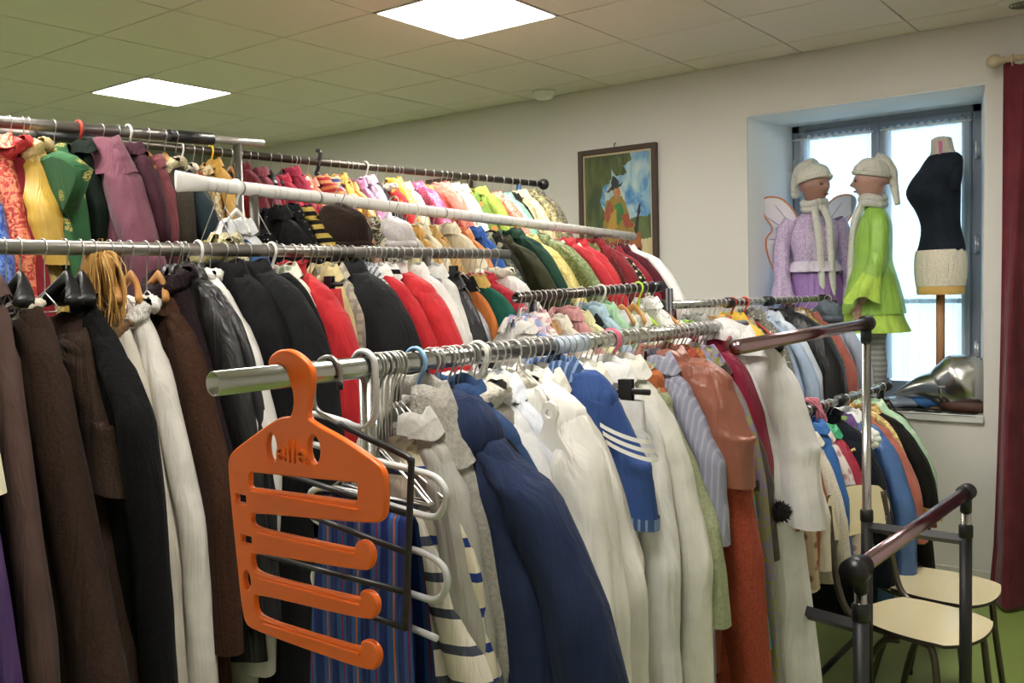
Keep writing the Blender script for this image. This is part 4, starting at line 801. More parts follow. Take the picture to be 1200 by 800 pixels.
for u, nm, lab, col, pat, c2, kw in [
    (250, 'coat', 'olive fur wrap below the white taped rail', '#6a6238', 'fur', None, {'ws': 0.8, 'dz': -0.08, 'collar': 'fur', 'trim': ('#7c7444', 'fur', None)}),
    (263, 'bodice', 'pale gold brocade bodice next to the olive fur', '#b8ab78', 'brocade', '#d9d0a8', {'ws': 0.8, 'dz': -0.09}),
    (276, 'apron', 'white apron with a blue denim panel', '#d8d9dc', 'plain', None, {'ws': 0.85, 'hang': 'white', 'slv': ('#3c5f92', 'plain'), 'dz': -0.03}),
    (300, 'dress', 'black dress with dotted lace front', '#16161a', 'dots', '#b9b4a4', {'ws': 0.8, 'dz': -0.07, 'L': 0.8}),
    (318, 'coat', 'black velvet coat behind the grey post of the taped rack', '#101012', 'velvet', None, {'ws': 1.1, 'L': 0.9}),
    (333, 'jacket', 'black sequin jacket with metallic hanger above', '#1b1b1e', 'dots', '#77736a', {'ws': 1.0, 'L': 0.8}),
    (347, 'dress', 'black dress with golden slanted stripes', '#1d1a14', 'zstripe', '#b39a3c', {'ws': 0.95, 'L': 0.8}),
    (360, 'jacket', 'yellow and gold brocade jacket on the taped rail', '#a8952f', 'brocade', '#d6c964', {'ws': 1.05, 'L': 0.8}),
    (374, 'dress', 'pale yellow damask dress with dark medallions', '#c2b45a', 'damask', '#5a5226', {'ws': 1.1, 'L': 0.8}),
    (392, 'dress', 'yellow and black patterned dress beneath the brown hat', '#b9a94a', 'animal', '#3a3424', {'ws': 1.0, 'L': 0.8, 'dz': -0.02}),
    (412, 'vest', 'tan leather vest right of the brown hat', '#a8724c', 'leather', None, {'ws': 0.8, 'L': 0.5, 'hang': 'white'}),
    (428, 'blouse', 'ivory and black blouse between tan vest and white hat', '#c8c0a0', 'brocade', '#3a3630', {'ws': 0.9}),
    (452, 'blouse', 'pale yellow silk blouse with silver edge', '#d8cf8c', 'satin', None, {'ws': 1.0}),
    (464, 'jacket', 'light grey satin jacket before the amber dress', '#b9b5aa', 'satin', None, {'ws': 1.05}),
    (475, 'dress', 'amber dress with golden yoke', '#c8922c', 'satin', None, {'ws': 1.0}),
    (486, 'blouse', 'ivory lace blouse in the middle of the taped rail', '#dcd3b4', 'floral', '#b3a884', {'ws': 1.05, 'hang': 'white'}),
    (497, 'dress', 'antique gold dress with draped shoulder', '#b98e34', 'satin', None, {'ws': 1.05}),
    (507, 'dress', 'honey gold dress right of the antique gold one', '#c9a24c', 'brocade', '#a07a2c', {'ws': 1.05, 'hang': 'wood'}),
    (518, 'blouse', 'cream chiffon blouse on the taped rail', '#d9cfb0', 'plain', None, {'ws': 1.1}),
    (528, 'dress', 'burnt orange dress beside the bright orange one', '#b0561e', 'plain', None, {'ws': 1.0}),
    (536, 'dress', 'bright orange satin dress on the taped rail', '#d9821e', 'satin', None, {'ws': 1.02}),
    (548, 'dress', 'cobalt blue dress on the taped rail', '#2a5aa8', 'plain', None, {'ws': 1.1}),
    (560, 'coat', 'black brocade coat with green flowers', '#20221c', 'brocade', '#5f6a48', {'ws': 1.15}),
    (571, 'coat', 'black and ivory flowered coat left of the olive velvet', '#2b2c26', 'floral', '#bdb498', {'ws': 1.15}),
    (583, 'coat', 'olive green velvet coat with wide shoulder', '#3c3d22', 'velvet', None, {'ws': 1.4}),
    (596, 'coat', 'dark bottle green coat beside the olive velvet', '#1f4a38', 'velvet', None, {'ws': 1.3}),
    (614, 'dress', 'bright yellow ruched satin dress, largest yellow on the taped rail', '#c9b44c', 'brocade', '#e0d27c', {'ws': 1.45, 'd': 0.05}),
    (628, 'dress', 'sage green damask dress next to the ruched yellow', '#8f9a6a', 'damask', '#6c7a4e', {'ws': 1.4}),
    (638, 'blouse', 'deep purple silk blouse peeping above the sage dress', '#5a1a50', 'satin', None, {'ws': 0.9}),
    (647, 'jacket', 'zebra striped jacket in black and silver', '#cfcabc', 'zstripe', '#3a3a38', {'ws': 1.0}),
    (656, 'dress', 'poppy red velvet dress, first red beside the sage dress', '#b9202a', 'velvet', None, {'ws': 1.3}),
    (666, 'dress', 'white and red peasant dress with lace', '#d8ccc0', 'floral', '#b0282e', {'ws': 1.0}),
    (674, 'coat', 'scarlet velvet coat in the row of reds', '#c01a28', 'velvet', None, {'ws': 1.35}),
    (685, 'jacket', 'olive green bodice between red coats', '#7c7a34', 'brocade', '#5a5a28', {'ws': 0.95}),
    (694, 'coat', 'wine red velvet coat with wide sleeve', '#86121f', 'velvet', None, {'ws': 1.5}),
    (705, 'jacket', 'black and ivory leopard jacket among the reds', '#cfc6a8', 'animal', '#2b2820', {'ws': 1.3}),
    (714, 'coat', 'crimson coat right of the leopard jacket', '#9c1a2c', 'velvet', None, {'ws': 1.45}),
    (723, 'coat', 'burgundy velvet coat near the end of the taped rail', '#5f1226', 'velvet', None, {'ws': 1.5}),
    (731, 'shirt', 'white shirt, second from the end of the taped rail', '#dcdad6', 'plain', None, {'ws': 1.5, 'L': 0.75}),
    (737, 'coat', 'black coat with plum collar, last on the taped rail', '#151418', 'plain', None, {'ws': 1.65, 'L': 0.75, 'trim': ('#3a1526', 'velvet', None)}),
]:
    kw = dict(kw); kw.setdefault('L', 0.7); kw.setdefault('sl', .42); kw.setdefault('d', .03)
    if kw.get('prof') == 'CAPE': kw['prof'] = CAPE
    ob = g('white', u, nm, lab, col, pat, c2, group='costumes on the white taped rail', **kw)
    BY[('white', u)] = ob
for u, nm, lab, col, pat, c2, kw in [
    (606, 'shirt', 'white shirt just right of the steel rail end', '#dedbd5', 'plain', None, {'hang': 'wire'}),
    (611, 'blouse', 'lilac and pink check blouse', '#d9b9c6', 'check', '#8f9fc8', {}),
    (618, 'dress', 'sheer pale lilac dress behind the crimson jacket', '#cbbcd2', 'satin', None, {}),
    (624, 'dress', 'pink and white check dress near the wooden hanger', '#d8a5ac', 'check', '#e8e0da', {}),
    (636, 'jacket', 'sand coloured jacket with wooden hanger showing', '#b08a5c', 'plain', None, {'hang': 'wood'}),
    (648, 'blouse', 'cream crochet collar blouse, palest behind the front rail', '#dbd4c2', 'plain', None, {'ws': 1.1}),
    (660, 'dress', 'dusty pink dress behind the cream crochet collar', '#c88c8c', 'plain', None, {}),
    (672, 'vest', 'pale lemon paper pattern vest under the dark rail', '#d9d6a0', 'plain', None, {}),
    (682, 'vest', 'black vest with green edging behind the front rail', '#1b1d1e', 'plain', None, {'hang': 'suit'}),
    (692, 'shirt', 'light blue cotton shirt with folded collar', '#a3bfce', 'plain', None, {'ws': 1.1}),
    (704, 'dress', 'pale green summer dress under the neon hanger', '#9cc49c', 'plain', None, {'hang': 'white'}),
    (716, 'blouse', 'silver grey satin blouse beside the neon green hanger', '#b5bab8', 'satin', None, {}),
    (728, 'shirt', 'mint striped shirt with wooden hanger above', '#b7d0bc', 'pin', '#dfe6dc', {'hang': 'wood'}),
    (742, 'shirt', 'ecru shirt, furthest on the short dark rail', '#cfc9b6', 'plain', None, {'hang': 'wood'}),
    (755, 'blouse', 'white dotted blouse at the end of the short dark rail', '#d9d8d2', 'dots', '#8f9aa6', {}),
]:
    kw = dict(kw); kw.setdefault('L', 0.7); kw.setdefault('sl', .42); kw.setdefault('d', .03)
    if kw.get('prof') == 'CAPE': kw['prof'] = CAPE
    ob = g('E', u, nm, lab, col, pat, c2, group='pale garments behind the front rail', **kw)
    BY[('E', u)] = ob
for u, nm, lab, col, pat, c2, kw in [
    (782, 'shirt', 'ecru linen shirt, first on the far chrome rail', '#d0cabb', 'plain', None, {}),
    (796, 'shirt', 'lime and navy sport shirt on the far chrome rail', '#8fae4a', 'zstripe', '#2b3c7c', {}),
    (810, 'vest', 'grey vest with silver buttons on the far chrome rail', '#8c8c86', 'plain', None, {}),
    (824, 'jacket', 'tan corduroy jacket beneath the far chrome rail', '#8f7550', 'wool', None, {'ws': 1.1}),
    (836, 'jacket', 'brown tweed jacket with wooden hanger', '#6b5140', 'wool', None, {'hang': 'wood', 'ws': 1.1}),
    (847, 'blouse', 'peach blouse with yellow edge by the orange hanger', '#d6a886', 'plain', None, {'hang': 'wood'}),
    (857, 'dress', 'canary yellow dress under the orange red hanger', '#d8b52a', 'plain', None, {'ws': 1.1, 'hang': 'redp'}),
    (868, 'jacket', 'beige jacket with dark fur hem near the orange red hanger', '#a3937a', 'wool', None, {'ws': 1.1}),
    (878, 'dress', 'silver grey sequin dress', '#6f6f66', 'dots', '#d2d0c4', {'L': 0.85, 'ws': 1.15, 'd': 0.04}),
    (890, 'shirt', 'light blue denim shirt beside the sequin dress', '#9fb4cc', 'plain', None, {'L': 0.8, 'ws': 1.2}),
    (899, 'shirt', 'pale blue linen shirt touching the black gown', '#c4d0dc', 'plain', None, {'L': 0.8, 'ws': 1.25}),
    (912, 'dress', 'long black satin gown flaring wide under the far chrome rail', '#15161a', 'satin', None, {'prof': 'CAPE', 'L': 0.95, 'ws': 1.0, 'd': 0.08, 'sl': 0}),
    (926, 'jacket', 'crimson jacket with cream lace collar near the window', '#a31f2c', 'plain', None, {'ws': 1.0, 'collar': 'ruff', 'L': 0.5}),
    (936, 'jacket', 'brown and gold patterned jacket near the felt hat', '#6a5030', 'brocade', '#b9954a', {'L': 0.5}),
    (944, 'dress', 'coral pink velvet dress behind the chrome post', '#b5665a', 'velvet', None, {'ws': 1.25, 'L': 0.7}),
    (955, 'dress', 'pale grey blue dress, last on the far chrome rail', '#a8b4c4', 'plain', None, {'ws': 1.2, 'L': 0.8}),
]:
    kw = dict(kw); kw.setdefault('L', 0.7); kw.setdefault('sl', .42); kw.setdefault('d', .03)
    if kw.get('prof') == 'CAPE': kw['prof'] = CAPE
    ob = g('F', u, nm, lab, col, pat, c2, group='garments on the far chrome rail', **kw)
    BY[('F', u)] = ob
for u, nm, lab, col, pat, c2, kw in [
    (872, 'dress', 'pale beige cotton dress on the low rail, leftmost', '#c9bda4', 'plain', None, {'L': 0.9, 'ws': 0.70}),
    (882, 'dress', 'long dusty pink dress with hemmed edge', '#b56366', 'plain', None, {'L': 0.85, 'ws': 0.75, 'd': 0.05, 'amp': 0.6}),
    (893, 'skirt', 'wine red skirt below the pink dress', '#5c1228', 'velvet', None, {'L': 1.0, 'ws': 0.65}),
    (903, 'blouse', 'beige and brown costume blouse beside the pink dress', '#c3ae90', 'floral', '#8a6a50', {'L': 0.75, 'ws': 0.70}),
    (912, 'coat', 'rust orange wool coat with rounded shoulder', '#a85424', 'wool', None, {'L': 0.75, 'ws': 0.80, 'd': 0.05}),
    (922, 'blouse', 'cream blouse with wide sleeve under the rust coat', '#d9cfba', 'plain', None, {'L': 0.6, 'ws': 0.70}),
    (930, 'jacket', 'cinnamon brown jacket beside the cream blouse', '#95552f', 'plain', None, {'L': 0.6, 'ws': 0.72}),
    (938, 'jacket', 'ivory wool jacket near the school chair backrest', '#cdc5b2', 'wool', None, {'L': 0.6, 'ws': 0.78}),
    (946, 'blouse', 'cobalt blue blouse high on the low rail', '#2f66a8', 'plain', None, {'L': 0.35, 'ws': 0.75, 'd': 0.05}),
    (954, 'dress', 'white dress with small pink flowers', '#d9cdc6', 'floral', '#b5878a', {'L': 0.6, 'ws': 0.80, 'd': 0.04}),
    (962, 'vest', 'crimson vest with emerald green lining', '#a8163a', 'satin', None, {'L': 0.55, 'ws': 0.85, 'trim': ('#1f9a64', 'satin', None)}),
    (972, 'jacket', 'dark navy hussar jacket with gold braid fastenings', '#141c28', 'velvet', None, {'L': 0.82, 'ws': 1.12, 'd': 0.06, 'sl': 0.6, 'rx': 0.065, 'collar': 'stand'}),
    (982, 'blouse', 'purple and green flowered blouse above the navy jacket', '#6a4a82', 'floral', '#7fa04a', {'L': 0.35, 'ws': 1.00}),
    (990, 'coat', 'cornflower blue satin coat with gold piping and lace cuff', '#3f6aa4', 'satin', None, {'L': 0.9, 'ws': 1.22, 'd': 0.06, 'sl': 0.72, 'rx': 0.06, 'trim': ('#e6e6e2', 'floral', '#cfcfc8')}),
    (1000, 'jacket', 'coral velvet jacket beside the blue coat', '#b5624c', 'velvet', None, {'L': 0.5, 'ws': 1.10, 'd': 0.05}),
    (1010, 'coat', 'black coat with broad gold brocade edge', '#17150f', 'velvet', None, {'L': 0.8, 'ws': 1.3, 'd': 0.05, 'trim': ('#b08a3a', 'brocade', '#d6ba6a')}),
    (1018, 'dress', 'mint green lace dress with scalloped hem', '#9fc4a0', 'floral', '#c4dcc0', {'L': 0.75, 'ws': 1.3, 'd': 0.04}),
    (1026, 'jacket', 'black and silver lace jacket under the window sill', '#26241f', 'dots', '#7a746a', {'L': 0.55, 'ws': 1.2, 'd': 0.04}),
    (1033, 'coat', 'reddish brown coat, last on the low rail', '#7c3d28', 'wool', None, {'L': 0.7, 'ws': 1.25, 'd': 0.04, 'hang': 'suit'}),
]:
    kw = dict(kw); kw.setdefault('L', 0.7); kw.setdefault('sl', .42); kw.setdefault('d', .03)
    if kw.get('prof') == 'CAPE': kw['prof'] = CAPE
    ob = g('I', u, nm, lab, col, pat, c2, group='costumes on the low rail under the window', **kw)
    BY[('I', u)] = ob
# ---- gold braid on the hussar jacket
hj = BY[('I', 972)]; gold = cloth('#b89a4c', 'brocade', '#e0cf8a')
for k, z in enumerate((-.16, -.26, -.36, -.46)):
    m = MB(); m.tube(smooth_curve([(.02, -.075, z), (.06, -.075, z+.012), (.10, -.07, z-.004), (.13, -.062, z+.01)], 4), .006, 6); m.tube(smooth_curve([(.03, -.077, z-.012), (.07, -.077, z-.018), (.11, -.07, z-.004)], 4), .005, 6); m.build('gold_braid', gold, hj)
bc = BY[('I', 990)]; MB().tube(smooth_curve([(.06, -.07, -.12), (.14, -.085, -.35), (.17, -.09, -.7)], 5), .006, 6).build('gold_piping', gold, bc)
gb = BY[('I', 1010)]; MB().tube(smooth_curve([(.03, -.05, -.07), (.13, -.06, -.14), (.20, -.06, -.32), (.235, -.05, -.6)], 6), .018, 8, .5).build('gold_edge', gold, gb)
# sailor bands
for z in (-.150, -.166, -.182):
    G = [[(.155-(z+.150)*.4+(.054+k*.0005)*math.cos(t), .034*math.sin(t), z-dz-.02*math.cos(t)) for t in np.arange(20)/20*6.2832] for k, dz in enumerate((0, .008))]
    MB().grid(G, True).build('white_band', plain('#eceae4', .8), sb)
# a few loose wire hangers and special ones
def H_(kind, rail, us, label=None, w=.17, neck=.07, yaw=None):
    for u in us: put_hanger(kind, tuple(on(rail, u)), head(rail)+math.radians(random.uniform(-14, 14) if yaw is None else yaw), rail, w, .62, neck, label)
H_('wire', 'front', (441, 445, 449, 452, 456), None, .10, .13)
H_('wire', 'front', (512, 530, 553, 567, 583, 603, 620, 636, 652, 668, 684, 698, 714, 730, 738, 752, 766, 779, 790, 800, 812, 824, 838), None, .05, .10)
H_('wire', 'A', (5, 50, 108, 140, 170, 212, 245, 275, 310, 352, 369, 395, 412, 430, 442, 455, 470, 490, 510, 526, 555, 571), None, .05, .10)
H_('wire', 'F', (788, 803, 817, 830, 842, 853, 863, 884, 905, 918, 931), None, .05, .10)
H_('wire', 'E', (607, 618, 630, 642, 655, 667, 678, 698, 710, 722, 735), None, .05, .10)
H_('wire', 'I', (908, 917, 926, 934, 942, 950, 958, 966), None, .05, .10)
H_('wire', 'white', (325, 402, 470, 545), None, .05, .10)
H_('wire', 'T1', (26, 138), None, .06, .10); H_('wire', 'T2', (292, 345, 412, 466, 522), None, .06, .10)
H_('pink', 'front', (716,), 'rose pink plastic hanger hooked over the far half of the front rail', .12, .11, 0)
H_('lime', 'E', (748,), 'neon lime green plastic hanger hooked over the short dark rail', .17, .08, -8)
H_('wood', 'E', (764,), 'broad wooden hanger at the far end of the short dark rail', .18, .07, 0)
H_('redp', 'F', (872,), 'orange red plastic hanger on the far chrome rail by the black joint', .14, .06, 0)
# blue plastic strap hanger in wire cluster
b = empty('strap_hanger', tuple(on('front', 487)), head('front'), 'light blue plastic hanger among the clustered wire hangers on the front rail', 'hanger')
m = MB(); hook(m, .0034, .08, .022); m.tube(smooth_curve([(0, 0, -.08), (.05, -.01, -.13), (.11, -.01, -.17)], 4), .004, 6); m.tube(smooth_curve([(0, 0, -.08), (-.05, 0, -.13), (-.11, 0, -.17)], 4), .004, 6); m.build('hanger_body', plain('#7fb0dd', .35), b)
# white toy-like hanger plate
b = empty('child_hanger', tuple(on('front', 601)), head('front'), 'white plastic child hanger with round head shape before the embroidered blouse', 'hanger')
shape('hanger_plate', WPL, [[(.06+x, -.10+z) for x, z in [(-.018, 0), (-.01, .02), (-.016, .035), (-.012, .05), (0, .055), (.012, .05), (.016, .035), (.01, .02), (.018, 0), (.04, -.03), (.045, -.055), (.02, -.075), (-.02, -.075), (-.045, -.055), (-.04, -.03)]], [(.06+.008*math.cos(t), -.065+.008*math.sin(t)) for t in np.linspace(0, 6.28, 13)[:-1]]], .005, b, .0012).location = (.085, -.09, -.03)
m = MB(); m.tube(smooth_curve([(.0195*math.cos(t), 0, .0195*math.sin(t)) for t in np.linspace(3.4, -.6, 10)]+[(.05, -.04, -.03), (.12, -.08, -.05), (.145, -.09, -.078)], 3), .002, 6); m.build('hanger_hook', WIRE, b)
# orange multi-bar hanger
OUT = [(-0.0176, 0.0115), (-0.0031, 0.0238), (0.0198, 0.0285), (0.0462, 0.0274), (0.0629, 0.0181), (0.0679, 0.001), (0.0575, -0.0313), (0.0527, -0.0548), (0.0686, -0.0625), (0.1241, -0.0795), (0.1782, -0.1016), (0.1929, -0.1111), (0.1967, -0.1271), (0.195, -0.1629), (0.1884, -0.1748), (0.1743, -0.1811), (-0.0692, -0.1973), (-0.0773, -0.2014), (-0.0802, -0.2163), (-0.0661, -0.2237), (0.0402, -0.2239), (0.1367, -0.2241), (0.1409, -0.2206), (0.1429, -0.213), (0.1534, -0.2086), (0.165, -0.2131), (0.1706, -0.2245), (0.1652, -0.2394), (0.1539, -0.2463), (-0.0711, -0.2558), (-0.0813, -0.2611), (-0.0808, -0.2825), (-0.0637, -0.2903), (0.0451, -0.2899), (0.1455, -0.2881), (0.1488, -0.2846), (0.1459, -0.2794), (0.1541, -0.274), (0.1681, -0.2766), (0.1753, -0.2865), (0.1715, -0.3018), (0.1586, -0.3106), (-0.0693, -0.3165), (-0.0795, -0.3228), (-0.0782, -0.3466), (-0.0583, -0.3553), (0.0413, -0.356), (0.1437, -0.3553), (0.1487, -0.3508), (0.1441, -0.346), (0.1523, -0.3408), (0.1664, -0.3424), (0.1752, -0.3529), (0.1714, -0.3691), (0.1584, -0.3783), (0.0313, -0.3757), (-0.0887, -0.3716), (-0.1001, -0.3624), (-0.106, -0.3314), (-0.1129, -0.2557), (-0.1186, -0.1927), (-0.1227, -0.1359), (-0.1176, -0.1214), (-0.1048, -0.1115), (-0.052, -0.083), (-0.0037, -0.0585), (0.0191, -0.057), (0.0265, -0.0518), (0.0324, -0.0268), (0.0305, -0.0005), (0.024, 0.0104)]
OUT = OUT[1:-2]+[(.0215, .003), (.0165, .0135), (.006, .0195), (-.006, .0185), (-.016, .012), (-.021, .018), (-.014, .028)]
OUT = [p for p in OUT if p != (-0.0031, 0.0238)]
OUT[0:2] = [(.004, .036), (.030, .036)]
def chaikin(P, n=2):
    for _ in range(n):
        Q = []
        for k in range(len(P)):
            a, b = P[k], P[(k+1) % len(P)]; Q += [(a[0]*.75+b[0]*.25, a[1]*.75+b[1]*.25), (a[0]*.25+b[0]*.75, a[1]*.25+b[1]*.75)]
        P = Q
    return P
OUT = chaikin(OUT)
WIN = [(-0.0731, -0.1386), (0.0454, -0.1345), (0.1455, -0.1304), (0.15, -0.1349), (0.149, -0.1547), (0.1424, -0.1599), (0.0438, -0.1624), (-0.0749, -0.1662), (-0.0805, -0.1618), (-0.0793, -0.1442)]
el = lambda cx, cz, a, b_, n=20: [(cx+a*math.cos(t), cz+b_*math.sin(t)) for t in np.arange(n)/n*6.28318]
rc4 = lambda cx, cz, a, b_: [(cx-a, cz-b_), (cx+a, cz-b_), (cx+a, cz+b_), (cx-a, cz+b_)]
oh = empty('trouser_hanger', tuple(on('front', 330)), 0, 'bright orange plastic trouser hanger with four bars on the front rail', 'hanger')
ORG = plain('#e2650f', .34, 0, 'orange_plastic')
shape('hanger_plate', ORG, [OUT, WIN, el(-.022, -.1008, .013, .023), el(.0666, -.0962, .0146, .0217), rc4(-.0977, -.1826, .0145, .0085), rc4(-.0889, -.242, .0145, .0085), el(-.091, -.3019, .0105, .0165)], .006, oh, .0022)
words('raised_word', 'elle', .046, ORG, oh, (.0225, -.0068, -.118), (math.pi/2, 0, 0), .0022)
for z, x0, x1 in ((-.168, -.07, .15), (-.2275, -.06, .14), (-.294, -.06, .145), (-.3595, -.055, .143)):
    MB().box((x0, -.0085, z-.0015), (x1, -.003, z+.0015)).build('stiffening_rib', ORG, oh, False, .0008)
# black four-bar hanger
bh = empty('trouser_hanger', tuple(on('front', 385)), 0, 'black four-bar trouser hanger behind the orange one', 'hanger')
MB().tube(smooth_curve([(0.0235, 0, -0.0239), (0.0255, 0, -0.0052), (0.0188, 0, 0.0131), (0.001, 0, 0.0208), (-0.0215, 0, 0.0119), (-0.0327, 0, -0.0201), (-0.0326, 0, -0.0519), (-0.0129, 0, -0.0659), (0.03, 0, -0.079)], 5), .0036, 10).build('hanger_hook', STEEL, bh)
MB().tube([(.0235, 0, -.026), (.0235, 0, -.012)], .005, 10).build('hook_tip', BLK, bh)
MB().tube(smooth_curve([(0.02, 0, -.0763), (0.0748, 0, -0.092), (0.146, 0, -0.1105), (0.158, 0, -0.119), (0.158, 0, -.135), (0.1374, 0, -0.3566)], 5), .0048, 10).build('hanger_frame', BLK, bh)
for a, b in (((-0.1358, -0.1606), (0.150, -0.1916)), ((-0.1187, -0.2135), (0.1437, -0.2463)), ((-0.199, -0.300), (0.139, -0.3026)), ((-0.1269, -0.3416), (0.1345, -0.3544))):
    MB().tube([(a[0], .004, a[1]), (b[0], 0, b[1])], .0045, 10).build('hanger_bar', BLK, bh)
# grey serpentine hanger
gh = empty('trouser_hanger', tuple(on('front', 425)), 0, 'light grey coated serpentine trouser hanger with thick hook on the front rail', 'hanger')
gm_ = plain('#c3c6c8', .3, 0, 'grey_coating')
MB().tube(smooth_curve([(-.022, 0, .005), (-0.0120, 0, 0.0195), (0.004, 0, 0.0244), (0.0203, 0, 0.0167), (0.0264, 0, -0.001), (0.0252, 0, -0.0629), (0.0085, 0, -0.0872), (-0.0177, 0, -0.0917), (-0.0515, 0, -0.0847), (-0.1225, 0, -0.0784), (-.14, 0, -.10), (-.13, 0, -.126)], 5), .0052, 10).build('hanger_hook', gm_, gh)
S = [(-.13, -.126), (-.0541, -.1344), (.0204, -.141), (.124, -.15), (.1514, -.1608), (.1603, -.1795), (.1497, -.2029), (.1296, -.2125), (.0706, -.2078), (-.0574, -.1954), (-.12, -.2), (-.135, -.225), (-.12, -.25), (-.0607, -.2568), (.0921, -.2662), (.1273, -.271), (.1513, -.2834), (.157, -.3036), (.1464, -.3254), (.1245, -.335), (.0823, -.3333), (-.0643, -.3255), (-.12, -.33), (-.13, -.35), (-.11, -.37), (-.0669, -.374), (.0713, -.3846), (.1339, -.3909)]
MB().tube(smooth_curve([(x, 0, z) for x, z in S], 4), .0052, 10).build('hanger_bar', gm_, gh)
st = empty('striped_cloth', tuple(on('front', 425)+np.array([0, 0, 0])), 0, 'blue satin cloth with orange and wine stripes folded over the grey hanger bar', 'cloth')
fo = folds(np.random.default_rng(4), 5, .5); na = 60; G = []
for t in np.concatenate([np.linspace(-1, -.02, 30), [0], np.linspace(.02, 1, 30)]):
    tt = abs(t); row = []
    for a in np.linspace(0, 1, na):
        x = -.095+a*.19+(a-.6)*.14*tt; z = -.200-.01*a-.95*tt
        row.append((x, math.copysign(.008+.012*min(1, tt*5), t)*(1 if t else 0)+.018*fo(a*2+(2 if t > 0 else 0), tt)*min(1, tt*4), z))
    G.append(row)
MB().grid(G).build('cloth_fold', cloth('#2f5596', 'multi'), st)
# price tag and tangle of hooks etc.
# ---- hats resting among the rails
def hat(rail, u, dz, label, col, pat, R=.09, col2=None, tail=False, dx=0):
    P = on(rail, u); h = empty('hat', (P[0]+dx, P[1], P[2]), head(rail), label, 'hat')
    m = MB(); m.ell((0, 0, dz), (R, R*.75, R*.78), 26, 16, lambda v: 1+.10*math.sin(5*v[0]+3*v[2])+(.05*math.sin(9*v[1]))); m.build('hat_crown', cloth(col, pat, col2), h)
    m = MB(); m.lathe([(R*.80, -.012), (R*1.03, -.006), (R*1.04, .012), (R*.88, .02)], (0, 0, dz-R*.5), 30, 1, .8); m.build('hat_band', cloth(col, pat, col2), h)
    m = MB(); hook(m, .0017, .10); m.tube([(0, 0, -.1), (0, 0, dz+R*.6)], .0017, 6); m.build('hanging_wire', WIRE, h); return h
hat('white', 368, -.115, 'dark brown felt hat hanging below the white taped rail', '#33231c', 'wool', .105, dx=.12)
hat('white', 437, -.11, 'pinkish white satin cap hanging below the white taped rail', '#c9c2c0', 'satin', .075, dx=.1)
hat('F', 952, -.065, 'grey felt hat perched over the far chrome rail near the window', '#5c6670', 'wool', .075, dx=.08)
hat('front', 742, -.10, 'orange suede cap hanging behind the hooks of the front rail', '#b4622c', 'wool', .055, dx=.02)
# white paper flower on low rail + pink yarn skein
P = on('I', 988); fl = empty('paper_flower', (P[0]+.12, P[1]-.05, P[2]-.14), 0, 'white cloth flower pinned above the navy and blue coats', 'flower')
m = MB()
for k in range(9): a = k*.698; m.ell((.028*math.cos(a), -.012, .028*math.sin(a)), (.018, .008, .018), 8, 6)
m.ell((0, -.02, 0), (.02, .012, .02), 10, 6); m.build('petals', plain('#dfe3dc', .8), fl)
MB().ell((-.05, 0, .0), (.035, .008, .022), 10, 6).build('leaf', plain('#7c9a3c', .7), fl)
P = on('I', 952); yk = empty('yarn_skein', (P[0], P[1], P[2]), 0, 'pink and grey yarn skein hung over the low rail joint', 'yarn'); m = MB()
for k in range(26):
    r = np.random.default_rng(k); m.tube(smooth_curve([(-.03+.02*r.normal(), .01*r.normal(), .02), (.01*r.normal(), .015*r.normal(), .035+.01*r.random()), (.03+.012*r.normal(), .015*r.normal(), -.02), (.02+.012*r.normal(), .015*r.normal(), -.09)], 4), .0024, 5)
o = m.build('yarn_strands', plain('#b9707c', .9), yk); o['kind'] = 'stuff'

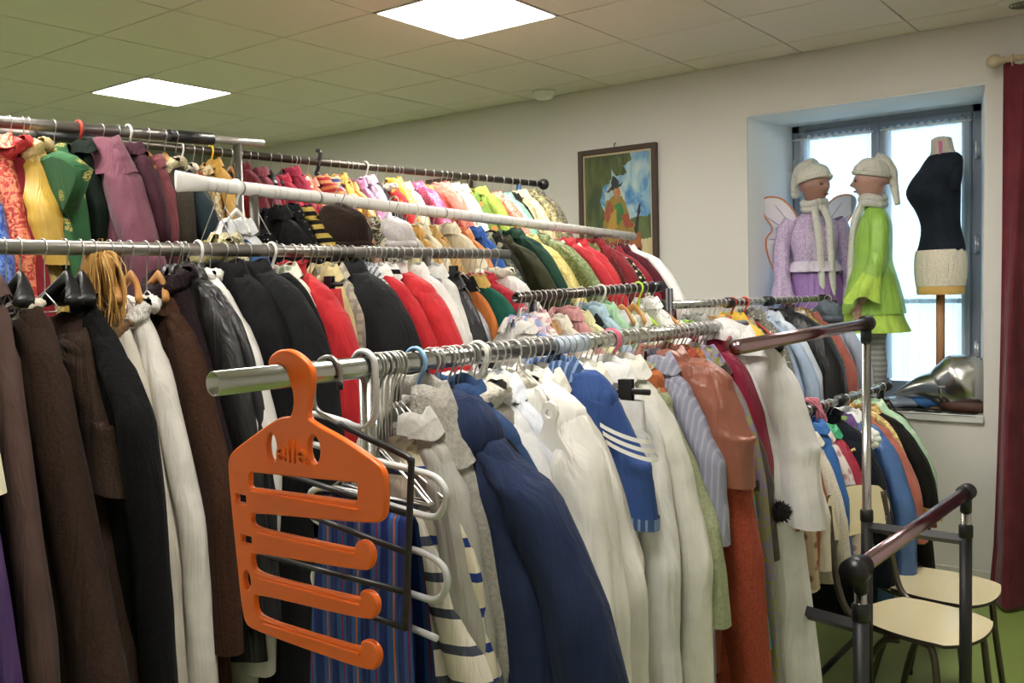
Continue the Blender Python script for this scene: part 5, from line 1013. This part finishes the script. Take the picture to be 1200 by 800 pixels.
# ================================================================ SCHOOL CHAIRS
LAM = plain('#d8cda6', .22, 0, 'cream_laminate', coat=.3); LED = plain('#2a211b', .5); TUB = plain('#5a544c', .35, .85, 'chair_tube')
def school_chair(loc, rz, label):
    e = empty('school_chair', loc, rz, label, 'chair', None)      # faces +X
    def slab(name, fn, nx=20, ny=20, th=.011):
        top = [[fn(a, b_, 0) for b_ in np.linspace(-1, 1, ny)] for a in np.linspace(-1, 1, nx)]; bot = [[fn(a, b_, -th) for b_ in np.linspace(-1, 1, ny)] for a in np.linspace(-1, 1, nx)]
        m = MB(); m.grid(top); m.build(name, LAM, e)
        m = MB(); m.grid([r_[::-1] for r_ in bot])
        ring = lambda Gd: Gd[0][:-1]+[r_[-1] for r_ in Gd[:-1]]+Gd[-1][::-1][:-1]+[r_[0] for r_ in Gd[::-1][:-1]]
        m.grid([ring(top), ring(bot)], True); m.build(name+'_edge', LED, e)
    def sq(a, b_): # rounded square map
        u = a*math.sqrt(1-b_*b_*.40); v = b_*math.sqrt(1-a*a*.40); k_ = 1+.06*(a*b_)**2; u *= k_; v *= k_; return u, v
    def seatf(a, b_, o):
        u, v = sq(a, b_); return (.19*u, (.185+.01*u)*v, .46+o+.008*(-u)**2*(u < 0)-.012*max(0, u-.6)**2*4-.008*math.cos(v*1.5))
    slab('seat', seatf)
    def backf(a, b_, o):
        u, v = sq(a, b_); return (-.215-.045*math.cos(v*1.45)+(o if o else 0)-.02*u*0-.03*(u+1)*.5, .19*v, .78+.085*u)
    slab('backrest', backf)
    for s in (-1, 1):
        MB().tube(smooth_curve([(.17, s*.17, .015), (.14, s*.16, .25), (.12, s*.155, .41), (.08, s*.15, .44), (-.08, s*.15, .44), (-.17, s*.165, .47), (-.21, s*.175, .56), (-.235, s*.175, .72), (-.25, s*.17, .83)], 5), .0115, 10).build('side_frame', TUB, e)
        MB().tube(smooth_curve([(-.20, s*.185, .015), (-.14, s*.165, .25), (-.06, s*.155, .40), (.0, s*.15, .425)], 5), .0115, 10).build('leg', TUB, e)
        for x, y in ((.17, s*.17), (-.20, s*.185)): MB().tube([(x, y, 0), (x, y, .03)], .014, 10).build('rubber_foot', BLK, e)
        MB().tube([(-.2385, s*.176, .66), (-.243, s*.176, .74)], .017, 8).build('bracket', BLK, e)
    for x in (.10, -.08): MB().tube([(x, -.15, .435), (x, .15, .435)], .009, 8).build('cross_tube', TUB, e)
    return e
school_chair((1.035, -1.53, 0), math.radians(-16), 'cream school chair with tubular frame, nearest behind the low chrome rail')
school_chair((1.0, -1.12, 0), math.radians(-10), 'second cream school chair, standing just behind the nearer one')

# ================================================================ ON THE WINDOW SILL
SZ = OZ0
skin = plain('#9a7264', .45, 0, 'painted_skin'); skin2 = plain('#b0897c', .45, 0, 'painted_skin_light')
def head_mesh(m, c, R, face):      # egg head with face features; face = yaw angle of the gaze
    cf, sf = math.cos(face), math.sin(face); nu, nv = 48, 40; G = []
    for i in range(nv+1):
        ph = math.pi*i/nv; row = []
        for j in range(nu):
            th = 2*math.pi*j/nu; d = np.array([math.sin(ph)*math.cos(th), math.sin(ph)*math.sin(th), math.cos(ph)])
            x, y, z = d[0]*.98, d[1]*.78, d[2]*1.18
            if z < 0: y *= 1-.28*(-z); x *= 1-.10*(-z)
            if z < -.2 and x < 0: x *= .8
            fr = max(0, d[0])
            gz = lambda z0, s: math.exp(-((z-z0)/s)**2); gy = lambda y0, s: math.exp(-((y-y0)/s)**2)
            if fr > 0:
                x += fr*(.24*gz(-.18, .13)*gy(0, .10)+.12*gz(-.02, .18)*gy(0, .08))      # nose
                x -= fr*.14*gz(.05, .12)*(gy(.3, .15)+gy(-.3, .15))                       # eye sockets
                x += fr*.06*gz(.05, .06)*(gy(.3, .09)+gy(-.3, .09))
                x += fr*(.10*gz(-.50, .05)+.09*gz(-.62, .05))*gy(0, .2)-fr*.03*gz(-.56, .025)*gy(0, .2)   # lips
                x += fr*.13*gz(-.9, .14)*gy(0, .22)+fr*.06*gz(.25, .1)*gy(0, .4)          # chin, brow
            e_ = .14*math.exp(-((z+.05)/.2)**2)*math.exp(-((d[0]+.02)/.14)**2); y += math.copysign(e_, y)  # ears
            x, y, z = x*R, y*R, z*R
            row.append((c[0]+x*cf-y*sf, c[1]+x*sf+y*cf, c[2]+z))
        G.append(row)
    m.grid(G, True)
def loft(m, rings, seg=36, fo=None, amp=0, cap=False):   # rings: (z, cx, cy, ax, ay)
    R_ = np.array(rings); zz = R_[:, 0]; n = max(3, int(len(rings)*5)); G = []
    C = smooth_curve(R_, 5)
    for i, (z, cx, cy, ax, ay) in enumerate(C):
        t = i/(len(C)-1); row = []
        for j in range(seg):
            th = 2*math.pi*j/seg; k = 1+(amp*t*fo(math.cos(th)*2+math.sin(th)*3.3, t) if fo else 0)
            row.append((cx+ax*k*math.cos(th), cy+ay*k*math.sin(th), z))
        G.append(row)
    m.grid(G, True, cap, cap); return m
def mannequin(loc, rz, label, face, sk, kind):
    e = empty('child_mannequin', loc, rz, label, 'mannequin')        # local: chest faces +X; y is sideways; z up from the sill
    m = MB()
    loft(m, [(.02, 0, .05, .03, .025), (.06, 0, .05, .032, .03), (.2, -.01, .052, .042, .04), (.33, 0, .05, .043, .042), (.42, 0, .05, .055, .052), (.58, 0, .05, .068, .062), (.62, 0, .045, .066, .06)], 24, cap=True)
    loft(m, [(.02, 0, -.05, .03, .025), (.06, 0, -.05, .032, .03), (.2, -.01, -.052, .042, .04), (.33, 0, -.05, .043, .042), (.42, 0, -.05, .055, .052), (.58, 0, -.05, .068, .062), (.62, 0, -.045, .066, .06)], 24, cap=True)
    for s in (-1, 1): m.ell((.035, s*.05, .025), (.075, .03, .025), 14, 8)
    loft(m, [(.56, 0, 0, .07, .10), (.62, 0, 0, .085, .115), (.70, 0, 0, .08, .10), (.78, .005, 0, .075, .09), (.88, .01, 0, .085, .11), (.98, .0, 0, .075, .125), (1.03, 0, 0, .055, .11), (1.055, 0, 0, .035, .05), (1.08, .005, 0, .030, .032), (1.14, .012, 0, .029, .03)], 30, cap=True)
    for s in (-1, 1):
        P = smooth_curve([(0, s*.115, 1.0), (-.01, s*.155, .93), (.0, s*.175, .80), (.03, s*.18, .70), (.07, s*.175, .60), (.09, s*.17, .56)], 4)
        m.tube(P, np.interp(np.linspace(0, 1, len(P)), [0, .2, .55, .9, 1], [.04, .036, .028, .02, .022]), 12, .9)
        hx, hy, hz = .10, s*.168, .535
        m.ell((hx, hy, hz), (.02, .012, .03), 10, 8)
        for f_ in range(4): L_f = (.038, .046, .043, .034)[f_]; x_ = hx-.015+.0105*f_; m.tube(smooth_curve([(x_, hy, hz-.018), (x_+.003, hy, hz-.03-L_f*.4), (x_+.010, hy-s*.004, hz-.026-L_f)], 3), .0048, 7)
        m.tube(smooth_curve([(hx+.012, hy-s*.006, hz), (hx+.03, hy-s*.015, hz-.01), (hx+.036, hy-s*.02, hz-.035)], 3), .0055, 7)
    head_mesh(m, (.015, 0, 1.225), .094, face)
    m.build('body', sk, e)
    fo1 = folds(np.random.default_rng(len(label)), 6, .5); fo2 = folds(np.random.default_rng(len(label)+3), 6, .5)
    C = {'p': ('#b49bc4', '#8d62a8', '#d9cfe2'), 'g': ('#94c63a', '#7db83e', '#b6dc4a')}[kind]
    top = cloth(C[0], 'brocade' if kind == 'p' else 'satin', '#c9b6d6' if kind == 'p' else None); low = cloth(C[1], 'satin'); fr = cloth(C[2], 'plain')
    loft(MB(), [(1.085, .0, 0, .045, .05), (1.05, 0, 0, .062, .10), (1.0, 0, 0, .085, .14), (.9, .01, 0, .10, .135), (.8, .01, 0, .098, .12), (.74, .01, 0, .11, .13)], 48, fo1, .09).build('bodice', top, e)
    hem = .52 if kind == 'p' else .50
    loft(MB(), [(.76, .01, 0, .105, .125), (.70, .01, 0, .125, .15), (.60, .01, 0, .15, .17), (hem, .01, 0, .17, .19)], 72, fo2, .30).build('skirt', low if kind == 'p' else top, e)
    loft(MB(), [(.62, .01, 0, .12, .14), (.5, .01, 0, .155, .18), (hem-.10, .01, 0, .185, .205)], 72, fo1, .34).build('underskirt', top if kind == 'p' else fr, e)
    if kind == 'p': loft(MB(), [(.80, .01, 0, .105, .125), (.76, .01, 0, .135, .155), (.74, .01, 0, .14, .16)], 72, fo1, .25).build('waist_ruffle', fr, e)
    if kind == 'p':
        for yy in (-.035, .035):
            G = []
            for z in np.linspace(1.03, .76, 26):
                G.append([(.098+.012*abs(math.sin(z*90))-.05*abs(z-.9)+.012*w_, yy+.022*w_*(1 if yy > 0 else -1)+.004*math.sin(z*120), z) for w_ in np.linspace(0, 1, 6)])
            MB().grid(G).build('front_ruffle', fr, e)
    for s in (-1, 1):
        P = smooth_curve([(0, s*.125, 1.035), (-.01, s*.165, .95), (0, s*.185, .82), (.035, s*.19, .705)], 5)
        m = MB(); m.tube(P, np.interp(np.linspace(0, 1, len(P)), [0, .15, .6, 1], [.045, .055, .045, .05]), 16, .95, False); m.build('sleeve', top, e)
        G = []
        for k in range(7):
            t = k/6; c_ = np.array([.03+.05*t, s*(.19+.005*t), .73-.15*t]); R1 = .05+.035*t
            G.append([(c_[0]+R1*math.cos(a)*(1+.18*t*math.sin(5*a+s)), c_[1]+R1*.8*math.sin(a)*(1+.18*t*math.sin(5*a+s)), c_[2]-.02*t*math.sin(a*3)) for a in np.arange(40)/40*6.2832])
        MB().grid(G, True).build('bell_cuff', fr if kind == 'g' else top, e)
    # neck scarf with long tails
    sc = cloth('#cfcfc6', 'wool'); m = MB()
    for zc in (1.10, 1.13): m.tube([(.01+.058*math.cos(a), .058*math.sin(a), zc+.008*math.sin(2*a)) for a in np.linspace(0, 6.283, 25)], .022, 10)
    ya = .055 if kind == 'p' else -.06
    m.tube(smooth_curve([(.06, ya*.5, 1.11), (.10, ya, 1.02), (.115, ya*1.1, .85), (.12, ya*1.2, .65), (.13, ya*1.3, .45)], 5), .021, 10, 1.0)
    m.tube(smooth_curve([(.06, -ya*.3, 1.11), (.105, -ya*.2, 1.0), (.12, 0, .85), (.13, ya*.1, .62), (.14, ya*.2, .38)], 5), .021, 10, 1.0); m.build('scarf', sc, e)
    # knitted hat with drooping tail and pompom
    hm = cloth('#dcd8c8', 'wool'); cf, sf = math.cos(face), math.sin(face); m = MB()
    rot = lambda x, y: (x*cf-y*sf+.015, x*sf+y*cf)
    G = []
    for i in range(16):
        t = i/15; ang = t*1.45; R1 = .098*math.cos(ang)**.8 if t < 1 else .004; zc = 1.272+.08*math.sin(ang); row = []
        for j in range(36):
            a = j/36*6.2832; x, y = rot(R1*1.0*math.cos(a)-.018*t, R1*.88*math.sin(a)); row.append((x, y, zc+.018*math.cos(a)*(1-t)+.004*math.sin(6*a+8*t)))
        G.append(row)
    m.grid(G, True, False, True)
    tail = [rot(-.02, 0)+(1.33,), rot(-.11, .02)+(1.325,), rot(-.165, .03)+(1.27,), rot(-.175, .03)+(1.20,)] if kind == 'p' else [rot(-.02, 0)+(1.33,), rot(-.065, .0)+(1.315,), rot(-.10, -.01)+(1.27,), rot(-.112, -.01)+(1.19,), rot(-.13, -.01)+(1.09,)]
    Pt = smooth_curve(tail, 5); m.tube(Pt, np.interp(np.linspace(0, 1, len(Pt)), [0, .4, 1], [.06, .045, .022] if kind == 'p' else [.055, .032, .014]), 14)
    m.tube([rot(.094*math.cos(a), .083*math.sin(a))+(1.262+.018*math.cos(a),) for a in np.linspace(0, 6.283, 37)], .013, 8); ho = m.build('knitted_hat', hm, e)
    if kind == 'p': MB().ell(Pt[-1], (.028,)*3, 14, 10, lambda v: 1+.08*math.sin(20*v[0]+14*v[2])).build('pompom', hm, e)
    for s in (-1, 1):       # painted eyes and lips are separate small patches
        x, y = (math.cos(face)*.078-math.sin(face)*s*.027+.015, math.sin(face)*.078+math.cos(face)*s*.027)
        MB().ell((x, y, 1.230), (.010, .010, .005), 10, 6).build('eye', plain('#1c1614', .2), e)
    x, y = (math.cos(face)*.087+.015, math.sin(face)*.087); MB().ell((x, y, 1.175), (.010, .016, .006), 10, 6).build('lips', plain('#7a3a34', .4), e)
    if kind == 'g':
        so_ = cloth('#a6a6a0', 'zstripe', '#8a8a86')
        for s in (-1, 1): loft(MB(), [(.03, 0, s*.05, .035, .032), (.08, 0, s*.05, .037, .035), (.2, -.01, s*.052, .047, .045), (.33, 0, s*.05, .048, .047), (.42, 0, s*.05, .06, .057), (.56, 0, s*.05, .072, .066)], 26).build('striped_stocking', so_, e)
    return e
mp_ = mannequin((-.03, .52, SZ), math.radians(-55), 'child mannequin in lilac fairy dress with orange wings and cream bobble hat', math.radians(30), skin, 'p')
mg_ = mannequin((.315, .50, SZ), math.radians(200), 'child mannequin in lime green dress with cream hat and long scarf', math.radians(-12), skin2, 'g')
# butterfly wings on the lilac figure
wgm = plain('#e8e6ec', .35, 0, 'wing_gauze'); wge = plain('#d98a5a', .4, 0, 'wing_edge')
for s in (1, -1):
    up = [(0, 0), (.05, .16), (.13, .25), (.22, .27), (.27, .24), (.25, .16), (.20, .08), (.24, .02), (.23, -.08), (.18, -.19), (.12, -.23), (.07, -.18), (.03, -.08)]
    up = [(x*.90, z*.98) for x, z in up]
    P = smooth_curve([(-.10-.02*x, s*(x+.03), .92+z) for x, z in up+up[:1]], 4)
    c_ = P.mean(0); G = [P, P*.6+c_*.4+(-.004, 0, 0), P*.25+c_*.75+(-.007, 0, 0)]
    MB().grid([list(q) for q in G]).build('wing', wgm, mp_); MB().tube(P, .005, 6).build('wing_edge', wge, mp_)
    m = MB()
    for k in range(1, 12, 2):
        q = np.array((-.10-.02*up[k][0]-.004, s*(up[k][0]+.03), .92+up[k][1])); m.tube([(-.10, s*.03, .92), tuple(q)], .0018, 5)
    m.build('wing_vein', plain('#9a7ab0', .5), mp_)
# dress form
df = empty('dress_form', (.645, .52, SZ), math.radians(-140), 'headless dress form in a black t-shirt on a wooden pole before the window', 'dress form')
lin_ = cloth('#cdc6b4', 'wool'); blk_ = cloth('#232b38', 'plain')
body = [(.66, 0, 0, .105, .135), (.70, 0, 0, .115, .148), (.80, 0, 0, .112, .146), (.88, -.005, 0, .095, .128), (.96, 0, 0, .085, .112), (1.04, .014, 0, .096, .122), (1.13, .040, 0, .122, .138), (1.20, .030, 0, .108, .148), (1.27, .0, 0, .078, .158), (1.31, -.01, 0, .062, .145), (1.335, -.012, 0, .055, .10), (1.36, -.01, 0, .054, .064), (1.40, -.006, 0, .051, .055), (1.42, -.004, 0, .046, .05), (1.43, -.004, 0, .02, .022)]
loft(MB(), body, 40, cap=True).build('torso', lin_, df)
fb = folds(np.random.default_rng(2), 5, .3)
loft(MB(), [(z, x, y, a*1.04+.002, b_*1.035+.002) for z, x, y, a, b_ in body[2:11]], 48, fb, .02).build('tee_shirt', blk_, df)
for s in (-1, 1): MB().tube(smooth_curve([(-.01, s*.118, 1.27), (-.006, s*.135, 1.235), (0, s*.140, 1.18), (0, s*.134, 1.14)], 4), [.036, .038, .038, .038, .037, .036, .035, .034, .033, .032, .031, .03, .03], 16, .95).build('tee_sleeve', blk_, df)
loft(MB(), [(.60, 0, 0, .108, .138), (.63, 0, 0, .112, .142), (.655, 0, 0, .110, .14)], 36, cap=True).build('form_base', plain('#c9a45c', .6), df)
loft(MB(), [(.645, 0, 0, .114, .145), (.72, 0, 0, .123, .156), (.80, 0, 0, .121, .154), (.835, 0, 0, .112, .145)], 44, fb, .04).build('hip_cover', cloth('#ddd5bf', 'wool'), df)
MB().tube([(0, 0, .04), (0, 0, .62)], .022, 18).build('wooden_pole', plain('#a5764c', .5, 0, 'pole_wood', .1, 30), df)
MB().lathe([(.14, 0), (.15, .012), (.12, .03), (.03, .05)], (0, 0, 0), 30).build('form_foot', plain('#8f6a48', .5), df)
m = MB(); m.box((-.03, -.002, -.035), (.03, .002, .035)); o = m.build('pink_tag', plain('#e28ab0', .6), df, False); o.location = (.02, .052, 1.365); o.rotation_euler = (.1, 0, .5)
m = MB()
for k in range(9): m.box((.134, -.03+k*.012, 1.165+.002*(k % 2)), (.1375, -.023+k*.012, 1.172+.003*(k % 3)))
for k in range(6): m.box((.134, -.015+k*.012, 1.148), (.1375, -.008+k*.012, 1.152))
m.build('chest_print', plain('#6b7888', .7), df, False)
# knight helmet
hl = empty('knight_helmet', (.70, .40, SZ), 0, 'shiny silver pointed knight helmet lying on the window sill', 'helmet')
SIL = plain('#c4c4c0', .27, 1, 'silver_foil', .35, 12); hl.scale = (1.22, 1.1, 1.15); BRN = plain('#4a2e22', .6, .1, 'brown_leather', .3, 30)
def dome(v): return 1+.03*math.sin(7*v[0]+5*v[2])
m = MB(); m.ell((.06, 0, .125), (.125, .11, .13), 34, 24, dome); m.build('helmet_dome', SIL, hl)
G = []
for t in np.linspace(0, 1, 14):
    cx = .0-.215*t; cz = .10-.045*t; r1 = .098*(1-t)**.75+.004
    G.append([(cx, r1*.95*math.cos(a), cz+r1*.85*math.sin(a)+.02*math.sin(t*3)) for a in np.arange(30)/30*6.2832])
MB().grid(G, True, True, True).build('pointed_visor', SIL, hl)
m = MB(); m.lathe([(.09, .002), (.106, .004), (.112, .025), (.110, .045), (.10, .047)], (.085, 0, .0), 34, 1, .93); m.build('neck_guard', BRN, hl)
m = MB(); 
for k in range(20):
    a = math.radians(70-k*7.4); m.ell((.06+.129*math.cos(a)*1.0, -.0, .125+.134*math.sin(a)), (.006, .006, .006), 8, 6)
m.build('rivets', STEEL, hl)
MB().lathe([(.004, .0), (.014, .001), (.014, .008), (.004, .010)], (0, 0, 0), 16).build('visor_pivot', STEEL, hl).location = (.0, -.10, .11)
fb_ = empty('folded_bag', (.46, .40, SZ), .2, 'blue and grey plastic bag lying left of the silver helmet', 'bag')
MB().ell((0, 0, .028), (.12, .085, .032), 26, 14, lambda v: 1+.10*math.sin(6*v[0]+4*v[1])+.06*math.sin(11*v[0])).build('bag_body', plain('#8d99a8', .25, .2, 'grey_foil', .4, 20), fb_)
MB().ell((.15, -.02, .04), (.08, .06, .04), 22, 12, lambda v: 1+.12*math.sin(7*v[0]+5*v[2])).build('bag_side', plain('#3f6ea8', .3, .1, 'blue_foil', .4, 20), fb_)
mt = empty('chainmail', (.68, .33, SZ), 0, 'dark woven mail cloth spread under the helmet over the sill edge', 'cloth')
G = [[(x, y, .003+.004*math.sin(x*40)*math.cos(y*50)+(0 if y > -.075 else (y+.075)*.8)) for x in np.linspace(-.20, .19, 30)] for y in np.linspace(-.088, .08, 12)]
MB().grid(G).build('mail_cloth', cloth('#3a3c34', 'dots', '#6a6c60'), mt)
print('objects', len(bpy.data.objects), 'tris', sum(len(o.data.polygons)*2 for o in bpy.data.objects if o.type == 'MESH'))
_seen = {}
for o in bpy.data.objects:
    l = o.get('label')
    if l and o.parent is None:
        if len(l.split()) > 16: print('LONG', l)
        _seen.setdefault(l, []).append(o.name)
print('DUPL', {k: len(v) for k, v in _seen.items() if len(v) > 1})
